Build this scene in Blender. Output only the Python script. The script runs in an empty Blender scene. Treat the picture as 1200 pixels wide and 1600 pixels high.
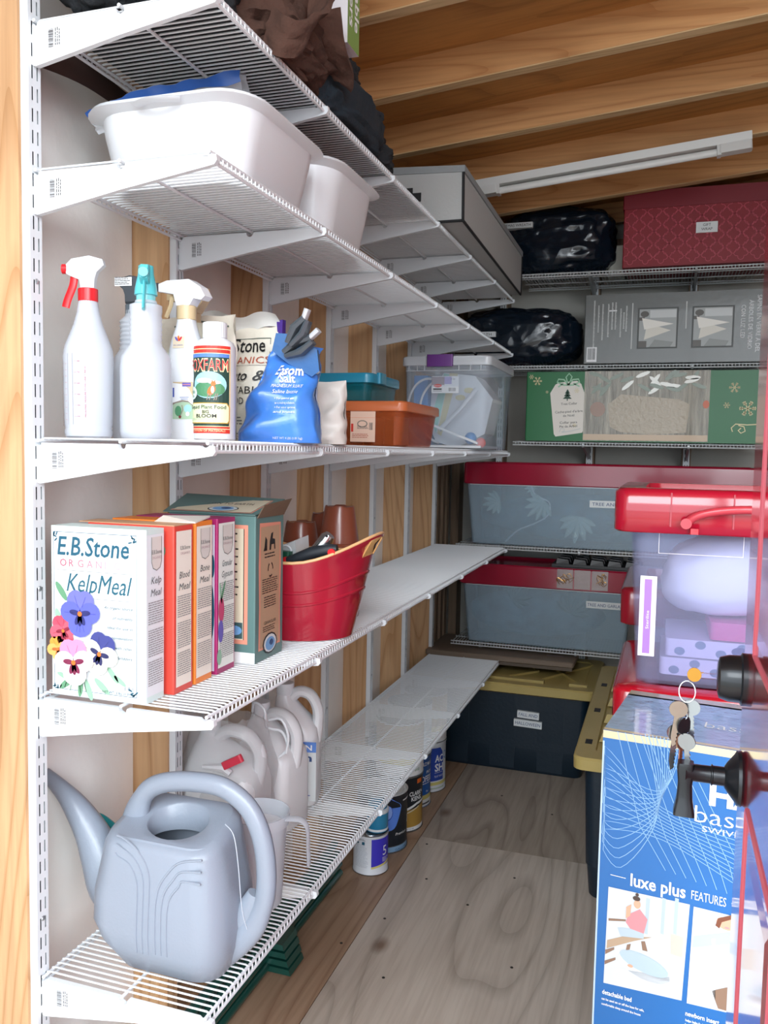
import bpy, math, random
from mathutils import Vector, Matrix, noise
from mathutils.geometry import tessellate_polygon
random.seed(7)
PI = math.pi
V = Vector
SC = bpy.context.scene
COL = SC.collection
# ---------------------------------------------------------------- camera
FPX = 1319.13
CAM = Vector((0.9355, -1.0891, 1.2891))
YAW, PITCH, ROLL = 0.3207, 0.0723, 0.0195
CF = Vector((-math.sin(YAW)*math.cos(PITCH), math.cos(YAW)*math.cos(PITCH), -math.sin(PITCH)))
_r = CF.cross(Vector((0, 0, 1))).normalized()
_u = _r.cross(CF)
CR = math.cos(ROLL)*_r + math.sin(ROLL)*_u
CU = -math.sin(ROLL)*_r + math.cos(ROLL)*_u
cd = bpy.data.cameras.new('camera')
cam = bpy.data.objects.new('camera', cd)
COL.objects.link(cam)
cd.sensor_fit = 'HORIZONTAL'; cd.sensor_width = 36.0; cd.lens = 36.0*FPX/1200.0
cd.clip_start = 0.02
m = Matrix((CR, CU, -CF)).transposed().to_4x4(); m.translation = CAM
cam.matrix_world = m
SC.camera = cam
# ---------------------------------------------------------------- light: overcast daylight through the open front
w = bpy.data.worlds.new('world'); SC.world = w; w.use_nodes = True
bg = w.node_tree.nodes['Background']
bg.inputs[0].default_value = (0.85, 0.93, 1.0, 1); bg.inputs[1].default_value = 1.7
SC.view_settings.view_transform = 'Standard'; SC.view_settings.look = 'None'
SC.view_settings.gamma = 1.0; SC.view_settings.use_curve_mapping = False
SC.view_settings.exposure = 1.0
def area(name, loc, target, sx, sy, power, colr=(1, 1, 1)):
    l = bpy.data.lights.new(name, 'AREA'); l.shape = 'RECTANGLE'; l.size = sx; l.size_y = sy
    l.energy = power; l.color = colr
    o = bpy.data.objects.new(name, l); COL.objects.link(o); o.location = loc
    o.rotation_euler = (Vector(target)-Vector(loc)).to_track_quat('-Z', 'Y').to_euler()
    return o
area('daylight_front', (0.9, -5.6, 4.3), (0.7, 1.2, 0.3), 4.5, 2.6, 165, (0.90, 0.96, 1.0))
area('daylight_right', (4.0, -4.4, 2.6), (0.0, 1.0, 0.9), 3.6, 2.6, 125, (0.90, 0.96, 1.0))

# ---------------------------------------------------------------- materials
def lin(c):
    if isinstance(c, str):
        c = [int(c[i:i+2], 16)/255 for i in (0, 2, 4)]
        return tuple(((v+0.055)/1.055)**2.4 if v > 0.04045 else v/12.92 for v in c)
    return tuple(c)
_M = {}
def M(key, c=None, rough=0.5, metal=0.0, bump=0, bscale=60, var=0.0, vscale=8, spec=0.5, coat=0, stretch=None, trans=None, sss=0, voro=False):
    if key in _M: return _M[key]
    if c is None: c = key
    mt = bpy.data.materials.new(key); mt.use_nodes = True; nt = mt.node_tree; N = nt.nodes; L = nt.links
    b = N['Principled BSDF']; c = lin(c)
    b.inputs['Base Color'].default_value = (*c, 1); b.inputs['Roughness'].default_value = rough
    b.inputs['Metallic'].default_value = metal; b.inputs['Specular IOR Level'].default_value = spec
    if coat: b.inputs['Coat Weight'].default_value = coat; b.inputs['Coat Roughness'].default_value = 0.08
    if sss: b.inputs['Subsurface Weight'].default_value = sss; b.inputs['Subsurface Radius'].default_value = (.02, .02, .02)
    mp = None
    if bump or var:
        tc = N.new('ShaderNodeTexCoord'); mp = N.new('ShaderNodeMapping'); L.new(tc.outputs['Object'], mp.inputs[0])
        if stretch: mp.inputs['Scale'].default_value = stretch
    if var:
        n = N.new('ShaderNodeTexNoise'); n.inputs['Scale'].default_value = vscale; n.inputs['Detail'].default_value = 4
        L.new(mp.outputs[0], n.inputs['Vector'])
        r = N.new('ShaderNodeValToRGB'); L.new(n.outputs[0], r.inputs[0])
        r.color_ramp.elements[0].position = .3; r.color_ramp.elements[1].position = .7
        r.color_ramp.elements[0].color = (*[max(0, v*(1-var)) for v in c], 1)
        r.color_ramp.elements[1].color = (*[min(1, v*(1+var)) for v in c], 1)
        L.new(r.outputs[0], b.inputs['Base Color'])
    if bump:
        if voro:
            n = N.new('ShaderNodeTexVoronoi'); n.feature = 'SMOOTH_F1' if voro == 1 else 'F1'
            d = N.new('ShaderNodeTexNoise'); d.inputs['Scale'].default_value = bscale*.5
            mx = N.new('ShaderNodeMixRGB'); mx.inputs[0].default_value = .35
            L.new(mp.outputs[0], d.inputs['Vector']); L.new(mp.outputs[0], mx.inputs[1]); L.new(d.outputs['Color'], mx.inputs[2]); L.new(mx.outputs[0], n.inputs['Vector'])
        else:
            n = N.new('ShaderNodeTexNoise'); n.inputs['Detail'].default_value = 5; L.new(mp.outputs[0], n.inputs['Vector'])
        n.inputs['Scale'].default_value = bscale
        bp = N.new('ShaderNodeBump'); bp.inputs['Strength'].default_value = min(1, bump); bp.inputs['Distance'].default_value = 0.01 if bump < 1 else 0.01*bump
        L.new(n.outputs[0], bp.inputs['Height']); L.new(bp.outputs[0], b.inputs['Normal'])
    if trans is not None:
        t = N.new('ShaderNodeBsdfTransparent'); t.inputs[0].default_value = (*[.7+.3*v for v in c], 1)
        mx = N.new('ShaderNodeMixShader'); mx.inputs[0].default_value = 1-trans
        L.new(t.outputs[0], mx.inputs[1]); L.new(b.outputs[0], mx.inputs[2]); L.new(mx.outputs[0], N['Material Output'].inputs[0])
    _M[key] = mt
    return mt
def wood(key, c1, c2, axis=2, scale=1.0, ply=False, rough=.6, knots=True, c3=None):
    """grain running along one object axis; ply = wide swirling rotary-cut grain"""
    if key in _M: return _M[key]
    mt = bpy.data.materials.new(key); mt.use_nodes = True; nt = mt.node_tree; N = nt.nodes; L = nt.links
    b = N['Principled BSDF']; b.inputs['Roughness'].default_value = rough
    tc = N.new('ShaderNodeTexCoord'); oi = N.new('ShaderNodeObjectInfo')
    ad = N.new('ShaderNodeVectorMath'); ad.operation = 'ADD'
    cm = N.new('ShaderNodeCombineXYZ'); ml = N.new('ShaderNodeMath'); ml.operation = 'MULTIPLY'; ml.inputs[1].default_value = 37
    L.new(oi.outputs['Random'], ml.inputs[0])
    for k in range(3): L.new(ml.outputs[0], cm.inputs[k])
    L.new(tc.outputs['Object'], ad.inputs[0]); L.new(cm.outputs[0], ad.inputs[1])
    mp = N.new('ShaderNodeMapping'); L.new(ad.outputs[0], mp.inputs[0])
    s = [1.0, 1.0, 1.0]; s[axis] = .20 if ply else .10
    mp.inputs['Scale'].default_value = [v*scale for v in s]
    # low-frequency field, contour lines of it are the grain
    n1 = N.new('ShaderNodeTexNoise'); n1.inputs['Scale'].default_value = 3.4 if ply else 7; n1.inputs['Detail'].default_value = 1.5 if ply else 1; n1.inputs['Roughness'].default_value = .4
    L.new(mp.outputs[0], n1.inputs['Vector'])
    m1 = N.new('ShaderNodeMath'); m1.operation = 'MULTIPLY'; m1.inputs[1].default_value = 11 if ply else 13
    L.new(n1.outputs[0], m1.inputs[0])
    m2 = N.new('ShaderNodeMath'); m2.operation = 'FRACT'; L.new(m1.outputs[0], m2.inputs[0])
    r = N.new('ShaderNodeValToRGB'); L.new(m2.outputs[0], r.inputs[0])
    e = r.color_ramp.elements; e[0].position = 0; e[1].position = 1
    a = lin(c1); d = lin(c2); mid = tuple(.5*(x+y) for x, y in zip(a, d))
    e[0].color = (*d, 1); e[1].color = (*mid, 1)
    q = e.new(.25); q.color = (*a, 1); q = e.new(.75); q.color = (*a, 1)
    # fine fibre
    n2 = N.new('ShaderNodeTexNoise'); n2.inputs['Scale'].default_value = 90; n2.inputs['Detail'].default_value = 3
    mp2 = N.new('ShaderNodeMapping'); s2 = [1.0, 1.0, 1.0]; s2[axis] = .05; mp2.inputs['Scale'].default_value = s2
    L.new(ad.outputs[0], mp2.inputs[0]); L.new(mp2.outputs[0], n2.inputs['Vector'])
    mx = N.new('ShaderNodeMixRGB'); mx.blend_type = 'MULTIPLY'; mx.inputs[0].default_value = .35
    r2 = N.new('ShaderNodeValToRGB'); L.new(n2.outputs[0], r2.inputs[0]); r2.color_ramp.elements[0].position = .3; r2.color_ramp.elements[0].color = (.55, .5, .45, 1); r2.color_ramp.elements[1].position = .6
    L.new(r.outputs[0], mx.inputs[1]); L.new(r2.outputs[0], mx.inputs[2])
    out = mx
    n4 = N.new('ShaderNodeTexNoise'); n4.inputs['Scale'].default_value = 1.3; L.new(ad.outputs[0], n4.inputs['Vector'])
    r4 = N.new('ShaderNodeValToRGB'); L.new(n4.outputs[0], r4.inputs[0]); r4.color_ramp.elements[0].position = .35; r4.color_ramp.elements[0].color = (.78, .74, .7, 1); r4.color_ramp.elements[1].position = .65
    mx4 = N.new('ShaderNodeMixRGB'); mx4.blend_type = 'MULTIPLY'; mx4.inputs[0].default_value = .8
    L.new(out.outputs[0], mx4.inputs[1]); L.new(r4.outputs[0], mx4.inputs[2]); out = mx4
    if knots:
        v = N.new('ShaderNodeTexVoronoi'); v.inputs['Scale'].default_value = 3.2
        mp3 = N.new('ShaderNodeMapping'); s3 = [1.0, 1.0, 1.0]; s3[axis] = .6; mp3.inputs['Scale'].default_value = s3
        L.new(ad.outputs[0], mp3.inputs[0]); L.new(mp3.outputs[0], v.inputs['Vector'])
        r3 = N.new('ShaderNodeValToRGB'); L.new(v.outputs['Distance'], r3.inputs[0])
        r3.color_ramp.elements[0].position = .02; r3.color_ramp.elements[0].color = (.28, .15, .08, 1)
        r3.color_ramp.elements[1].position = .09; r3.color_ramp.elements[1].color = (1, 1, 1, 1)
        mx3 = N.new('ShaderNodeMixRGB'); mx3.blend_type = 'MULTIPLY'; mx3.inputs[0].default_value = .75
        L.new(out.outputs[0], mx3.inputs[1]); L.new(r3.outputs[0], mx3.inputs[2]); out = mx3
    L.new(out.outputs[0], b.inputs['Base Color'])
    bp = N.new('ShaderNodeBump'); bp.inputs['Strength'].default_value = .15; bp.inputs['Distance'].default_value = .003
    L.new(m2.outputs[0], bp.inputs['Height']); L.new(bp.outputs[0], b.inputs['Normal'])
    _M[key] = mt
    return mt

# ---------------------------------------------------------------- mesh helpers
class MB:
    def __init__(s): s.v = []; s.f = []; s.mi = []; s.mats = []; s.cur = 0
    def mat(s, mt):
        if mt not in s.mats: s.mats.append(mt)
        s.cur = s.mats.index(mt); return s
    def add(s, vs, fs):
        k = len(s.v); s.v += [tuple(p) for p in vs]; s.f += [tuple(i+k for i in f) for f in fs]; s.mi += [s.cur]*len(fs); return s
    def box(s, x0, x1, y0, y1, z0, z1):
        return s.hexa([(x0,y0,z0),(x1,y0,z0),(x1,y1,z0),(x0,y1,z0),(x0,y0,z1),(x1,y0,z1),(x1,y1,z1),(x0,y1,z1)])
    def hexa(s, p): return s.add(p, [(3,2,1,0),(4,5,6,7),(0,1,5,4),(1,2,6,5),(2,3,7,6),(3,0,4,7)])
    def loft(s, secs, cap0=True, cap1=True, closed=True):
        n = len(secs[0]); vs = [p for q in secs for p in q]; fs = []
        for a in range(len(secs)-1):
            for i in range(n if closed else n-1):
                j = (i+1) % n; fs.append((a*n+i, a*n+j, (a+1)*n+j, (a+1)*n+i))
        if cap0: fs.append(tuple(reversed(range(n))))
        if cap1: fs.append(tuple((len(secs)-1)*n+i for i in range(n)))
        return s.add(vs, fs)
    def tube(s, path, r, n=6, cap=True, closed=False):
        path = [Vector(p) for p in path]; secs = []; up = None; k = len(path)
        for i, p in enumerate(path):
            if closed: t = path[(i+1) % k]-path[i-1]
            else: t = path[min(i+1, k-1)]-path[max(i-1, 0)]
            t = t.normalized() if t.length > 1e-9 else Vector((0, 0, 1))
            if up is None: up = Vector((0, 0, 1)) if abs(t.z) < .9 else Vector((1, 0, 0))
            a = (up-t*up.dot(t)).normalized(); b = t.cross(a); up = a
            rr_ = r[i] if isinstance(r, (list, tuple)) else r
            e = rr_ if isinstance(rr_, tuple) else (rr_, rr_)
            secs.append([p+a*math.cos(2*PI*j/n)*e[0]+b*math.sin(2*PI*j/n)*e[1] for j in range(n)])
        if closed: secs.append(secs[0]); cap = False
        return s.loft(secs, cap, cap)
    def lathe(s, prof, n=24, c=(0, 0, 0), sx=1, sy=1, cap0=False, cap1=False):
        return s.loft([[(c[0]+r*sx*math.cos(2*PI*j/n), c[1]+r*sy*math.sin(2*PI*j/n), c[2]+z) for j in range(n)] for r, z in prof], cap0, cap1)
    def prism(s, pts, fn, t0, t1):
        """extrude a 2-D outline; fn(a, b, t) -> point"""
        n = len(pts); vs = [fn(a, b, t0) for a, b in pts]+[fn(a, b, t1) for a, b in pts]
        fs = [(i, (i+1) % n, n+(i+1) % n, n+i) for i in range(n)]
        for tri in tessellate_polygon([[Vector((a, b, 0)) for a, b in pts]]):
            fs.append(tuple(reversed(tri))); fs.append(tuple(n+i for i in tri))
        return s.add(vs, fs)
    def grid(s, fn, nu, nv):
        vs = [fn(i/nu, j/nv) for j in range(nv+1) for i in range(nu+1)]
        return s.add(vs, [(j*(nu+1)+i, j*(nu+1)+i+1, (j+1)*(nu+1)+i+1, (j+1)*(nu+1)+i) for j in range(nv) for i in range(nu)])
    def ball(s, c, r, n=12, sx=1, sy=1, sz=1):
        k = n//2
        return s.lathe([(r*math.sin(PI*(i+.001)/(k+.002)), -r*sz*math.cos(PI*i/k)) for i in range(k+1)], n, c, sx, sy)
    def xf(s, mt4):
        s.v = [tuple(mt4 @ Vector(p)) for p in s.v]; return s
    def mesh(s, name, mt=None, smooth=False):
        me = bpy.data.meshes.new(name); me.from_pydata(s.v, [], s.f)
        for q in (s.mats or [mt]): me.materials.append(q)
        if s.mats: me.polygons.foreach_set('material_index', s.mi)
        me.update(calc_edges=True)
        import bmesh
        b = bmesh.new(); b.from_mesh(me); bmesh.ops.recalc_face_normals(b, faces=b.faces); b.to_mesh(me); b.free()
        if smooth:
            me.polygons.foreach_set('use_smooth', [True]*len(me.polygons))
            try: me.set_sharp_from_angle(angle=math.radians(smooth if smooth > 1 else 38))
            except Exception: pass
        return me
    def build(s, name, mt=None, parent=None, smooth=False):
        return put(name, s.mesh(name, mt, smooth), parent)
def put(name, me, parent=None, loc=None, rotz=0):
    o = bpy.data.objects.new(name, me); COL.objects.link(o)
    if parent: o.parent = parent
    if loc: o.location = loc
    if rotz: o.rotation_euler = (0, 0, rotz)
    return o
def tag(o, label, cat, group=None, loc=None, rotz=None):
    o['label'] = label; o['category'] = cat
    if group: o['group'] = group
    if loc: o.location = loc
    if rotz is not None: o.rotation_euler = (0, 0, rotz)
    return o
def thing(name, label, cat, loc=(0, 0, 0), rotz=0, group=None):
    o = bpy.data.objects.new(name, None); COL.objects.link(o); o.empty_display_size = .05
    return tag(o, label, cat, group, loc, rotz)
def struct(o): o['kind'] = 'structure'; return o
def dup(o, loc=None, rotz=None, label=None, parent=None):
    c = o.copy(); COL.objects.link(c)
    if parent: c.parent = parent
    if loc is not None: c.location = loc
    if rotz is not None: c.rotation_euler = (0, 0, rotz)
    if label: c['label'] = label
    for ch in list(o.children): dup(ch, parent=c)
    return c
def rr(w_, d_, r, n=4, cx=0, cy=0):
    out = []
    for qx, qy, a0 in ((1, 1, 0), (-1, 1, PI/2), (-1, -1, PI), (1, -1, 3*PI/2)):
        for i in range(n+1):
            a = a0+PI/2*i/n
            out.append((cx+qx*(w_/2-r)+r*math.cos(a), cy+qy*(d_/2-r)+r*math.sin(a)))
    return out
def sec(w_, d_, r, z, n=4, cx=0, cy=0): return [(x, y, z) for x, y in rr(w_, d_, min(r, w_/2-1e-4, d_/2-1e-4), n, cx, cy)]
def cr(pts, n=6, closed=False):
    """Catmull-Rom through points"""
    P = [Vector(p) for p in pts]; out = []; k = len(P)
    for i in range(k if closed else k-1):
        if closed: a, b, c, d = P[i-1], P[i], P[(i+1) % k], P[(i+2) % k]
        else: a, b, c, d = P[max(i-1, 0)], P[i], P[i+1], P[min(i+2, k-1)]
        for j in range(n):
            t = j/n
            out.append(.5*((2*b)+(c-a)*t+(2*a-5*b+4*c-d)*t*t+(3*b-a-3*c+d)*t**3))
    if not closed: out.append(P[-1])
    return out
_T = {}
def glyphs(s, bold=0.0, shear=0.0):
    k = (s, bold, shear)
    if k not in _T:
        cu = bpy.data.curves.new('t', 'FONT'); cu.body = s; cu.resolution_u = 2; cu.offset = bold; cu.shear = shear; cu.align_x = 'LEFT'
        o = bpy.data.objects.new('t', cu); me = bpy.data.meshes.new_from_object(o)
        vs = [(p.co.x, p.co.y) for p in me.vertices]; fs = [tuple(p.vertices) for p in me.polygons]
        bpy.data.objects.remove(o); bpy.data.meshes.remove(me); bpy.data.curves.remove(cu)
        w_ = max([p[0] for p in vs] or [0]); x0 = min([p[0] for p in vs] or [0])
        _T[k] = ([(x-x0, y) for x, y in vs], fs, w_-x0)
    return _T[k]
class Print:
    """flat print laid on a surface: fn(u, v, d) -> point, d = distance off the surface"""
    def __init__(s, fn, curved=False, step=.0003): s.fn = fn; s.m = MB(); s.c = curved; s.st = step
    def poly(s, pts, mt, l=1):
        if s.c:
            s.m.mat(mt); out = []; P_ = [Vector((a, b)) for a, b in pts]
            st = [tuple(P_[i] for i in t) for t in tessellate_polygon([[Vector((a, b, 0)) for a, b in pts]])]
            while st:
                t = st.pop(); e = [abs((t[(i+1) % 3]-t[i]).x) for i in range(3)]; k = e.index(max(e))
                if e[k] < .009 or len(out) > 600: out.append(t); continue
                mdp = (t[k]+t[(k+1) % 3])/2; st += [(t[k], mdp, t[(k+2) % 3]), (mdp, t[(k+1) % 3], t[(k+2) % 3])]
            s.m.add([s.fn(q.x, q.y, l*s.st) for t in out for q in t], [(3*i, 3*i+1, 3*i+2) for i in range(len(out))]); return s
        s.m.mat(mt); tr = tessellate_polygon([[Vector((a, b, 0)) for a, b in pts]])
        s.m.add([s.fn(a, b, l*s.st) for a, b in pts], tr); return s
    def rect(s, u0, v0, u1, v1, mt, l=1):
        s.m.mat(mt); n = max(1, int(abs(u1-u0)/.006)) if s.c else 1
        s.m.grid(lambda a, b: s.fn(u0+(u1-u0)*a, v0+(v1-v0)*b, l*s.st), n, 1); return s
    def frame(s, u0, v0, u1, v1, w_, mt, l=1):
        s.rect(u0, v0, u1, v0+w_, mt, l); s.rect(u0, v1-w_, u1, v1, mt, l); s.rect(u0, v0+w_, u0+w_, v1-w_, mt, l); s.rect(u1-w_, v0+w_, u1, v1-w_, mt, l); return s
    def ell(s, cu, cv, ru, rv, mt, l=1, n=14, a=0):
        return s.poly([(cu+ru*math.cos(t)*math.cos(a)-rv*math.sin(t)*math.sin(a), cv+ru*math.cos(t)*math.sin(a)+rv*math.sin(t)*math.cos(a)) for t in [2*PI*i/n for i in range(n)]], mt, l)
    def line(s, pts, w_, mt, l=1, closed=False):
        s.m.mat(mt); P = [Vector((a, b)) for a, b in pts]
        if s.c:
            Q = []
            for i in range(len(P)-1):
                n_ = max(1, int((P[i+1]-P[i]).length/.005)); Q += [P[i].lerp(P[i+1], j/n_) for j in range(n_)]
            P = Q+[P[-1]]
        L_, R_ = [], []; k = len(P)
        for i, p in enumerate(P):
            t = (P[(i+1) % k]-P[i-1]) if closed else (P[min(i+1, k-1)]-P[max(i-1, 0)])
            t = t.normalized() if t.length else Vector((1, 0)); nn = Vector((-t.y, t.x))*w_/2
            L_.append(p+nn); R_.append(p-nn)
        if closed: L_.append(L_[0]); R_.append(R_[0])
        n = len(L_)
        s.m.add([s.fn(q.x, q.y, l*s.st) for q in L_+R_], [(i, i+1, n+i+1, n+i) for i in range(n-1)]); return s
    def text(s, t, u, v, h, mt, l=2, al='l', wd=None, bold=0, shear=0, rot=0, up=None):
        """h = cap height; u,v = baseline start (or centre/right)"""
        vs, fs, w0 = glyphs(t, bold, shear); k = h/.7; kx = k
        if wd: kx = wd/max(w0, 1e-6)
        off = {'l': 0, 'c': -w0*kx/2, 'r': -w0*kx}[al]; c_, s_ = math.cos(rot), math.sin(rot)
        s.m.mat(mt)
        s.m.add([s.fn(u+(x*kx+off)*c_-y*k*s_, v+(x*kx+off)*s_+y*k*c_, l*s.st) for x, y in vs], fs); return s
    def para(s, u0, v0, u1, v1, pitch, mt, l=2, th=.35, rnd=.25, vert=False):
        """a block of print too small to read: broken thin bars"""
        v = v1
        while v-pitch > v0:
            ue = u1-(u1-u0)*rnd*random.random(); u = u0
            while u < ue-.001:
                e = min(ue, u+(u1-u0)*random.uniform(.08, .25))
                s.rect(u, v-pitch*th, e, v, mt, l); u = e+(u1-u0)*.025
            v -= pitch
        return s
    def barcode(s, u0, v0, u1, v1, mt, l=2, horiz=False):
        a = v0 if horiz else u0; e = v1 if horiz else u1; k = (e-a)/40
        while a < e-k:
            w_ = k*random.choice((.5, .7, 1.3))
            if horiz: s.rect(u0, a, u1, a+w_, mt, l)
            else: s.rect(a, v0, a+w_, v1, mt, l)
            a += w_+k*random.choice((.7, 1.0, 1.5))
        return s
    def build(s, name='printing', parent=None): return s.m.build(name, None, parent)
def xz(x0, y, z0, s=1):   # face looking towards -y: u right, v up
    return lambda u, v, d: (x0+u, y-d, z0+v)
def yz(x, y0, z0):        # face looking towards +x: u along +y, v up
    return lambda u, v, d: (x+d, y0+u, z0+v)
def xy(x0, y0, z): return lambda u, v, d: (x0+u, y0+v, z+d)
def cyl(r, a0=-PI/2, z0=0, cx=0, cy=0):   # wrapped on a cylinder; u=0 at angle a0
    return lambda u, v, d: (cx+((r(v) if callable(r) else r)+d)*math.cos(a0+u/(r(v) if callable(r) else r)), cy+((r(v) if callable(r) else r)+d)*math.sin(a0+u/(r(v) if callable(r) else r)), z0+v)
S1, S2, S3, S4, S5 = 1.929, 1.709, 1.297, .891, .422
BA, BB, BC, BD, BE = 2.030, 1.655, 1.341, .897, .472
SP = .4064; D = .3102; YB = 2.77
white = M('white_paint', (.72, .76, .79), .4)
BLK = M('ink_black', '141416', .5); WHT = M('print_white', 'eceeef', .5); INK = M('ink_grey', '55565a', .6)
# ================================================================ the setting
HW = -.104   # housewrap plane behind the left studs
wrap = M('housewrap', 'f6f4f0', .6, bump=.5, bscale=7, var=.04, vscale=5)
studm = wood('stud_wood', 'd3ab80', 'b98d60', 2, rough=.65)
raftm = wood('rafter_wood', 'd5a06a', 'bd8450', 0, rough=.6)
edgem = wood('rafter_edge', 'd8b98c', 'bd9a6a', 0)
roofp = wood('roof_plywood', 'c08749', 'a4703a', 0, 1.0, ply=True)
drk = wood('brown_wood', '8b745e', '69543f', 2)  # darker, browner wood for the corner and back wall timbers
RZ, RM, RH = 2.235, .0933, .089
def rz(x): return RZ+RM*x
XR = 2.3; Y0 = -.85; YE = YB+.104
wl = struct(MB().box(HW-.012, HW, Y0, YE, 0, rz(HW)+RH).build('wall_left', wrap))
def stud_mesh(w_=.038):
    return MB().box(-.104, -.015, -w_/2, w_/2, .038, rz(-.1)-.0).mesh('stud', studm)
sm = stud_mesh()
for i in range(-2, 7): put('stud', sm, wl, (0, i*SP, 0))
dm = MB().box(-.104, -.015, -.019, .019, .038, rz(-.1)).mesh('stud', drk)
for y in (2.555, 2.64, 2.71): put('stud', dm, wl, (0, y, 0))
MB().box(-.104, -.015, Y0, YE, 0, .038).build('sill_plate', studm, wl)
# wrinkles of the loose housewrap: shallow pillows between the studs
for i in range(-1, 6):
    def f(a, b, i=i):
        y = i*SP+.02+a*(SP-.04); z = .04+b*2.1
        h = .012*noise.noise(Vector((y*5+z*2.2, z*1.3, i)))+.005*noise.noise(Vector((y*16, z*7, i+9)))
        return (HW+.006+(h+.004)*math.sin(PI*a)**.5, y, z)
    MB().grid(f, 14, 60).build('housewrap_panel', wrap, wl, smooth=True)
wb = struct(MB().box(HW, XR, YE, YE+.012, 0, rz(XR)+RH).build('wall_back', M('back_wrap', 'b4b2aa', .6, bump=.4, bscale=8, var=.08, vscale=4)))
for x in (.0, .205, .61, 1.017, 1.423, 1.83, 2.24):
    MB().box(x-.019, x+.019, YB+.015, YE, .038, rz(x)).build('stud', drk, wb)
for z in (rz(0)-.045, rz(0)-.09): MB().box(-.015, XR, YB+.015, YE, z, z+.038).build('top_plate', drk, wb)
MB().box(0, XR, YB+.015, YE, 0, .038).build('sill_plate', drk, wb)
wr = struct(MB().box(XR, XR+.012, Y0, YE, 0, rz(XR)+RH).build('wall_right', wrap))
for i in range(-1, 7): MB().box(XR-.09, XR, i*SP-.019, i*SP+.019, 0, rz(XR)).build('stud', studm, wr)
# roof: plywood sheets over sloped rafters
def slab(x0, x1, y0, y1, a, b): return [(x0,y0,rz(x0)+a),(x1,y0,rz(x1)+a),(x1,y1,rz(x1)+a),(x0,y1,rz(x0)+a),(x0,y0,rz(x0)+b),(x1,y0,rz(x1)+b),(x1,y1,rz(x1)+b),(x0,y1,rz(x0)+b)]
ce = struct(MB().hexa(slab(-.3, 2.5, Y0-.1, 3.0, RH+.012, RH+.02)).build('ceiling', roofp))
for a, b in ((-.94, .28), (.282, 1.50), (1.502, 3.0)):
    MB().hexa(slab(-.3, 2.5, a, b, RH, RH+.012)).build('plywood_sheet', roofp, ce)
for k in range(-4, 5):
    y = 1.165+.4064*k
    b_ = MB().mat(raftm).hexa(slab(-.25, 2.45, y, y+.038, .003, RH))
    b_.mat(edgem).hexa(slab(-.25, 2.45, y+.001, y+.037, 0, .0031))
    b_.build('rafter', None, ce)
# floor sheets
fl = struct(MB().box(-.12, XR+.1, Y0-.5, YE+.1, -.04, -.0185).build('floor', studm))
fb = wood('floor_ply_brown', 'b2957c', '997a62', 1, 1.1, ply=True, rough=.5)
fg = wood('floor_ply_grey', 'cdc2b6', 'b3a89c', 1, .9, ply=True, rough=.5)
fg2 = wood('floor_ply_dark', 'b8ada1', '998d81', 1, 1.0, ply=True, rough=.5)
MB().box(-.104, .2045, Y0-.3, YE, -.018, 0).build('plywood_sheet', fb, fl)
MB().box(.2065, 1.42, Y0-.3, 1.566, -.018, 0).build('plywood_sheet', fg, fl)
MB().box(.2065, 1.42, 1.568, YE, -.018, -.0008).build('plywood_sheet', fg2, fl)
MB().box(1.422, XR, Y0-.3, YE, -.018, 0).build('plywood_sheet', fg2, fl)
sc_ = MB()
for x, y in ((.24, 1.52), (.45, 1.2), (.33, .8), (.62, .95), (.55, 1.4), (.25, 1.05), (.5, .62), (.3, 1.3), (.18, .9), (.6, 1.9), (.4, 2.0)):
    sc_.lathe([(0, .0006), (.004, .0006), (.0042, 0)], 8, (x, y, 0))
sc_.build('floor_screws', M('screw_dark', '3a3632', .5, .6), fl)['kind'] = 'stuff'
# yard outside the open front, out of view: bounces daylight
struct(MB().box(-6, 8, -9, Y0-.32, -.3, -.1).build('ground', M('outside_paving', 'a8a49c', .8)))

# ================================================================ standards, brackets, wire shelves
def standard_mesh(z0, z1, mt):
    b = MB(); hw = .0125; n = int((z1-z0)/.032)
    ys = [-hw, -.0068, -.0042, .0042, .0068, hw]
    for k in range(n):
        a = z0+k*.032; c = a+.006; d = a+.026; e = a+.032
        for j in range(5):
            if j in (1, 3): b.add([(0,ys[j],a),(0,ys[j+1],a),(0,ys[j+1],c),(0,ys[j],c)], [(0,1,2,3)]); b.add([(0,ys[j],d),(0,ys[j+1],d),(0,ys[j+1],e),(0,ys[j],e)], [(0,1,2,3)])
            else: b.add([(0,ys[j],a),(0,ys[j+1],a),(0,ys[j+1],e),(0,ys[j],e)], [(0,1,2,3)])
    zt = z0+n*.032
    for s_ in (-1, 1):
        b.box(-.0148, -.0002, s_*hw-.0008, s_*hw+.0008, z0, zt)
    return b.mesh('wall_standard', mt)
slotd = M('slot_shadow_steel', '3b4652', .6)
sl_m = standard_mesh(.30, 2.16, white)
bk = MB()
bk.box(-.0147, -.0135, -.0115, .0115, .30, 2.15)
bk_m = bk.mesh('slot_shade_plate', slotd)  # dark plate behind the slots; their inner shade is in its colour
scr = MB()
for z in (.5, 1.04, 1.53, 2.1): scr.lathe([(0, .0015), (.0035, .001), (.004, 0)], 8, (0, 0, 0)).xf(Matrix.Identity(4)) if False else scr.lathe([(0, .0012), (.004, .0008), (.0045, 0)], 8, (0, 0, 0))
scr_m = MB().lathe([(.0001, .0014), (.0035, .001), (.0045, 0)], 8).xf(Matrix.Rotation(PI/2, 4, 'Y')).mesh('screw', M('screw_steel', 'b8bcc2', .3, .8))
ordn = ['nearest the doorway', 'second from the doorway', 'third from the doorway', 'fourth from the doorway', 'fifth from the doorway', 'sixth from the doorway', 'last before the back corner']
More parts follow.
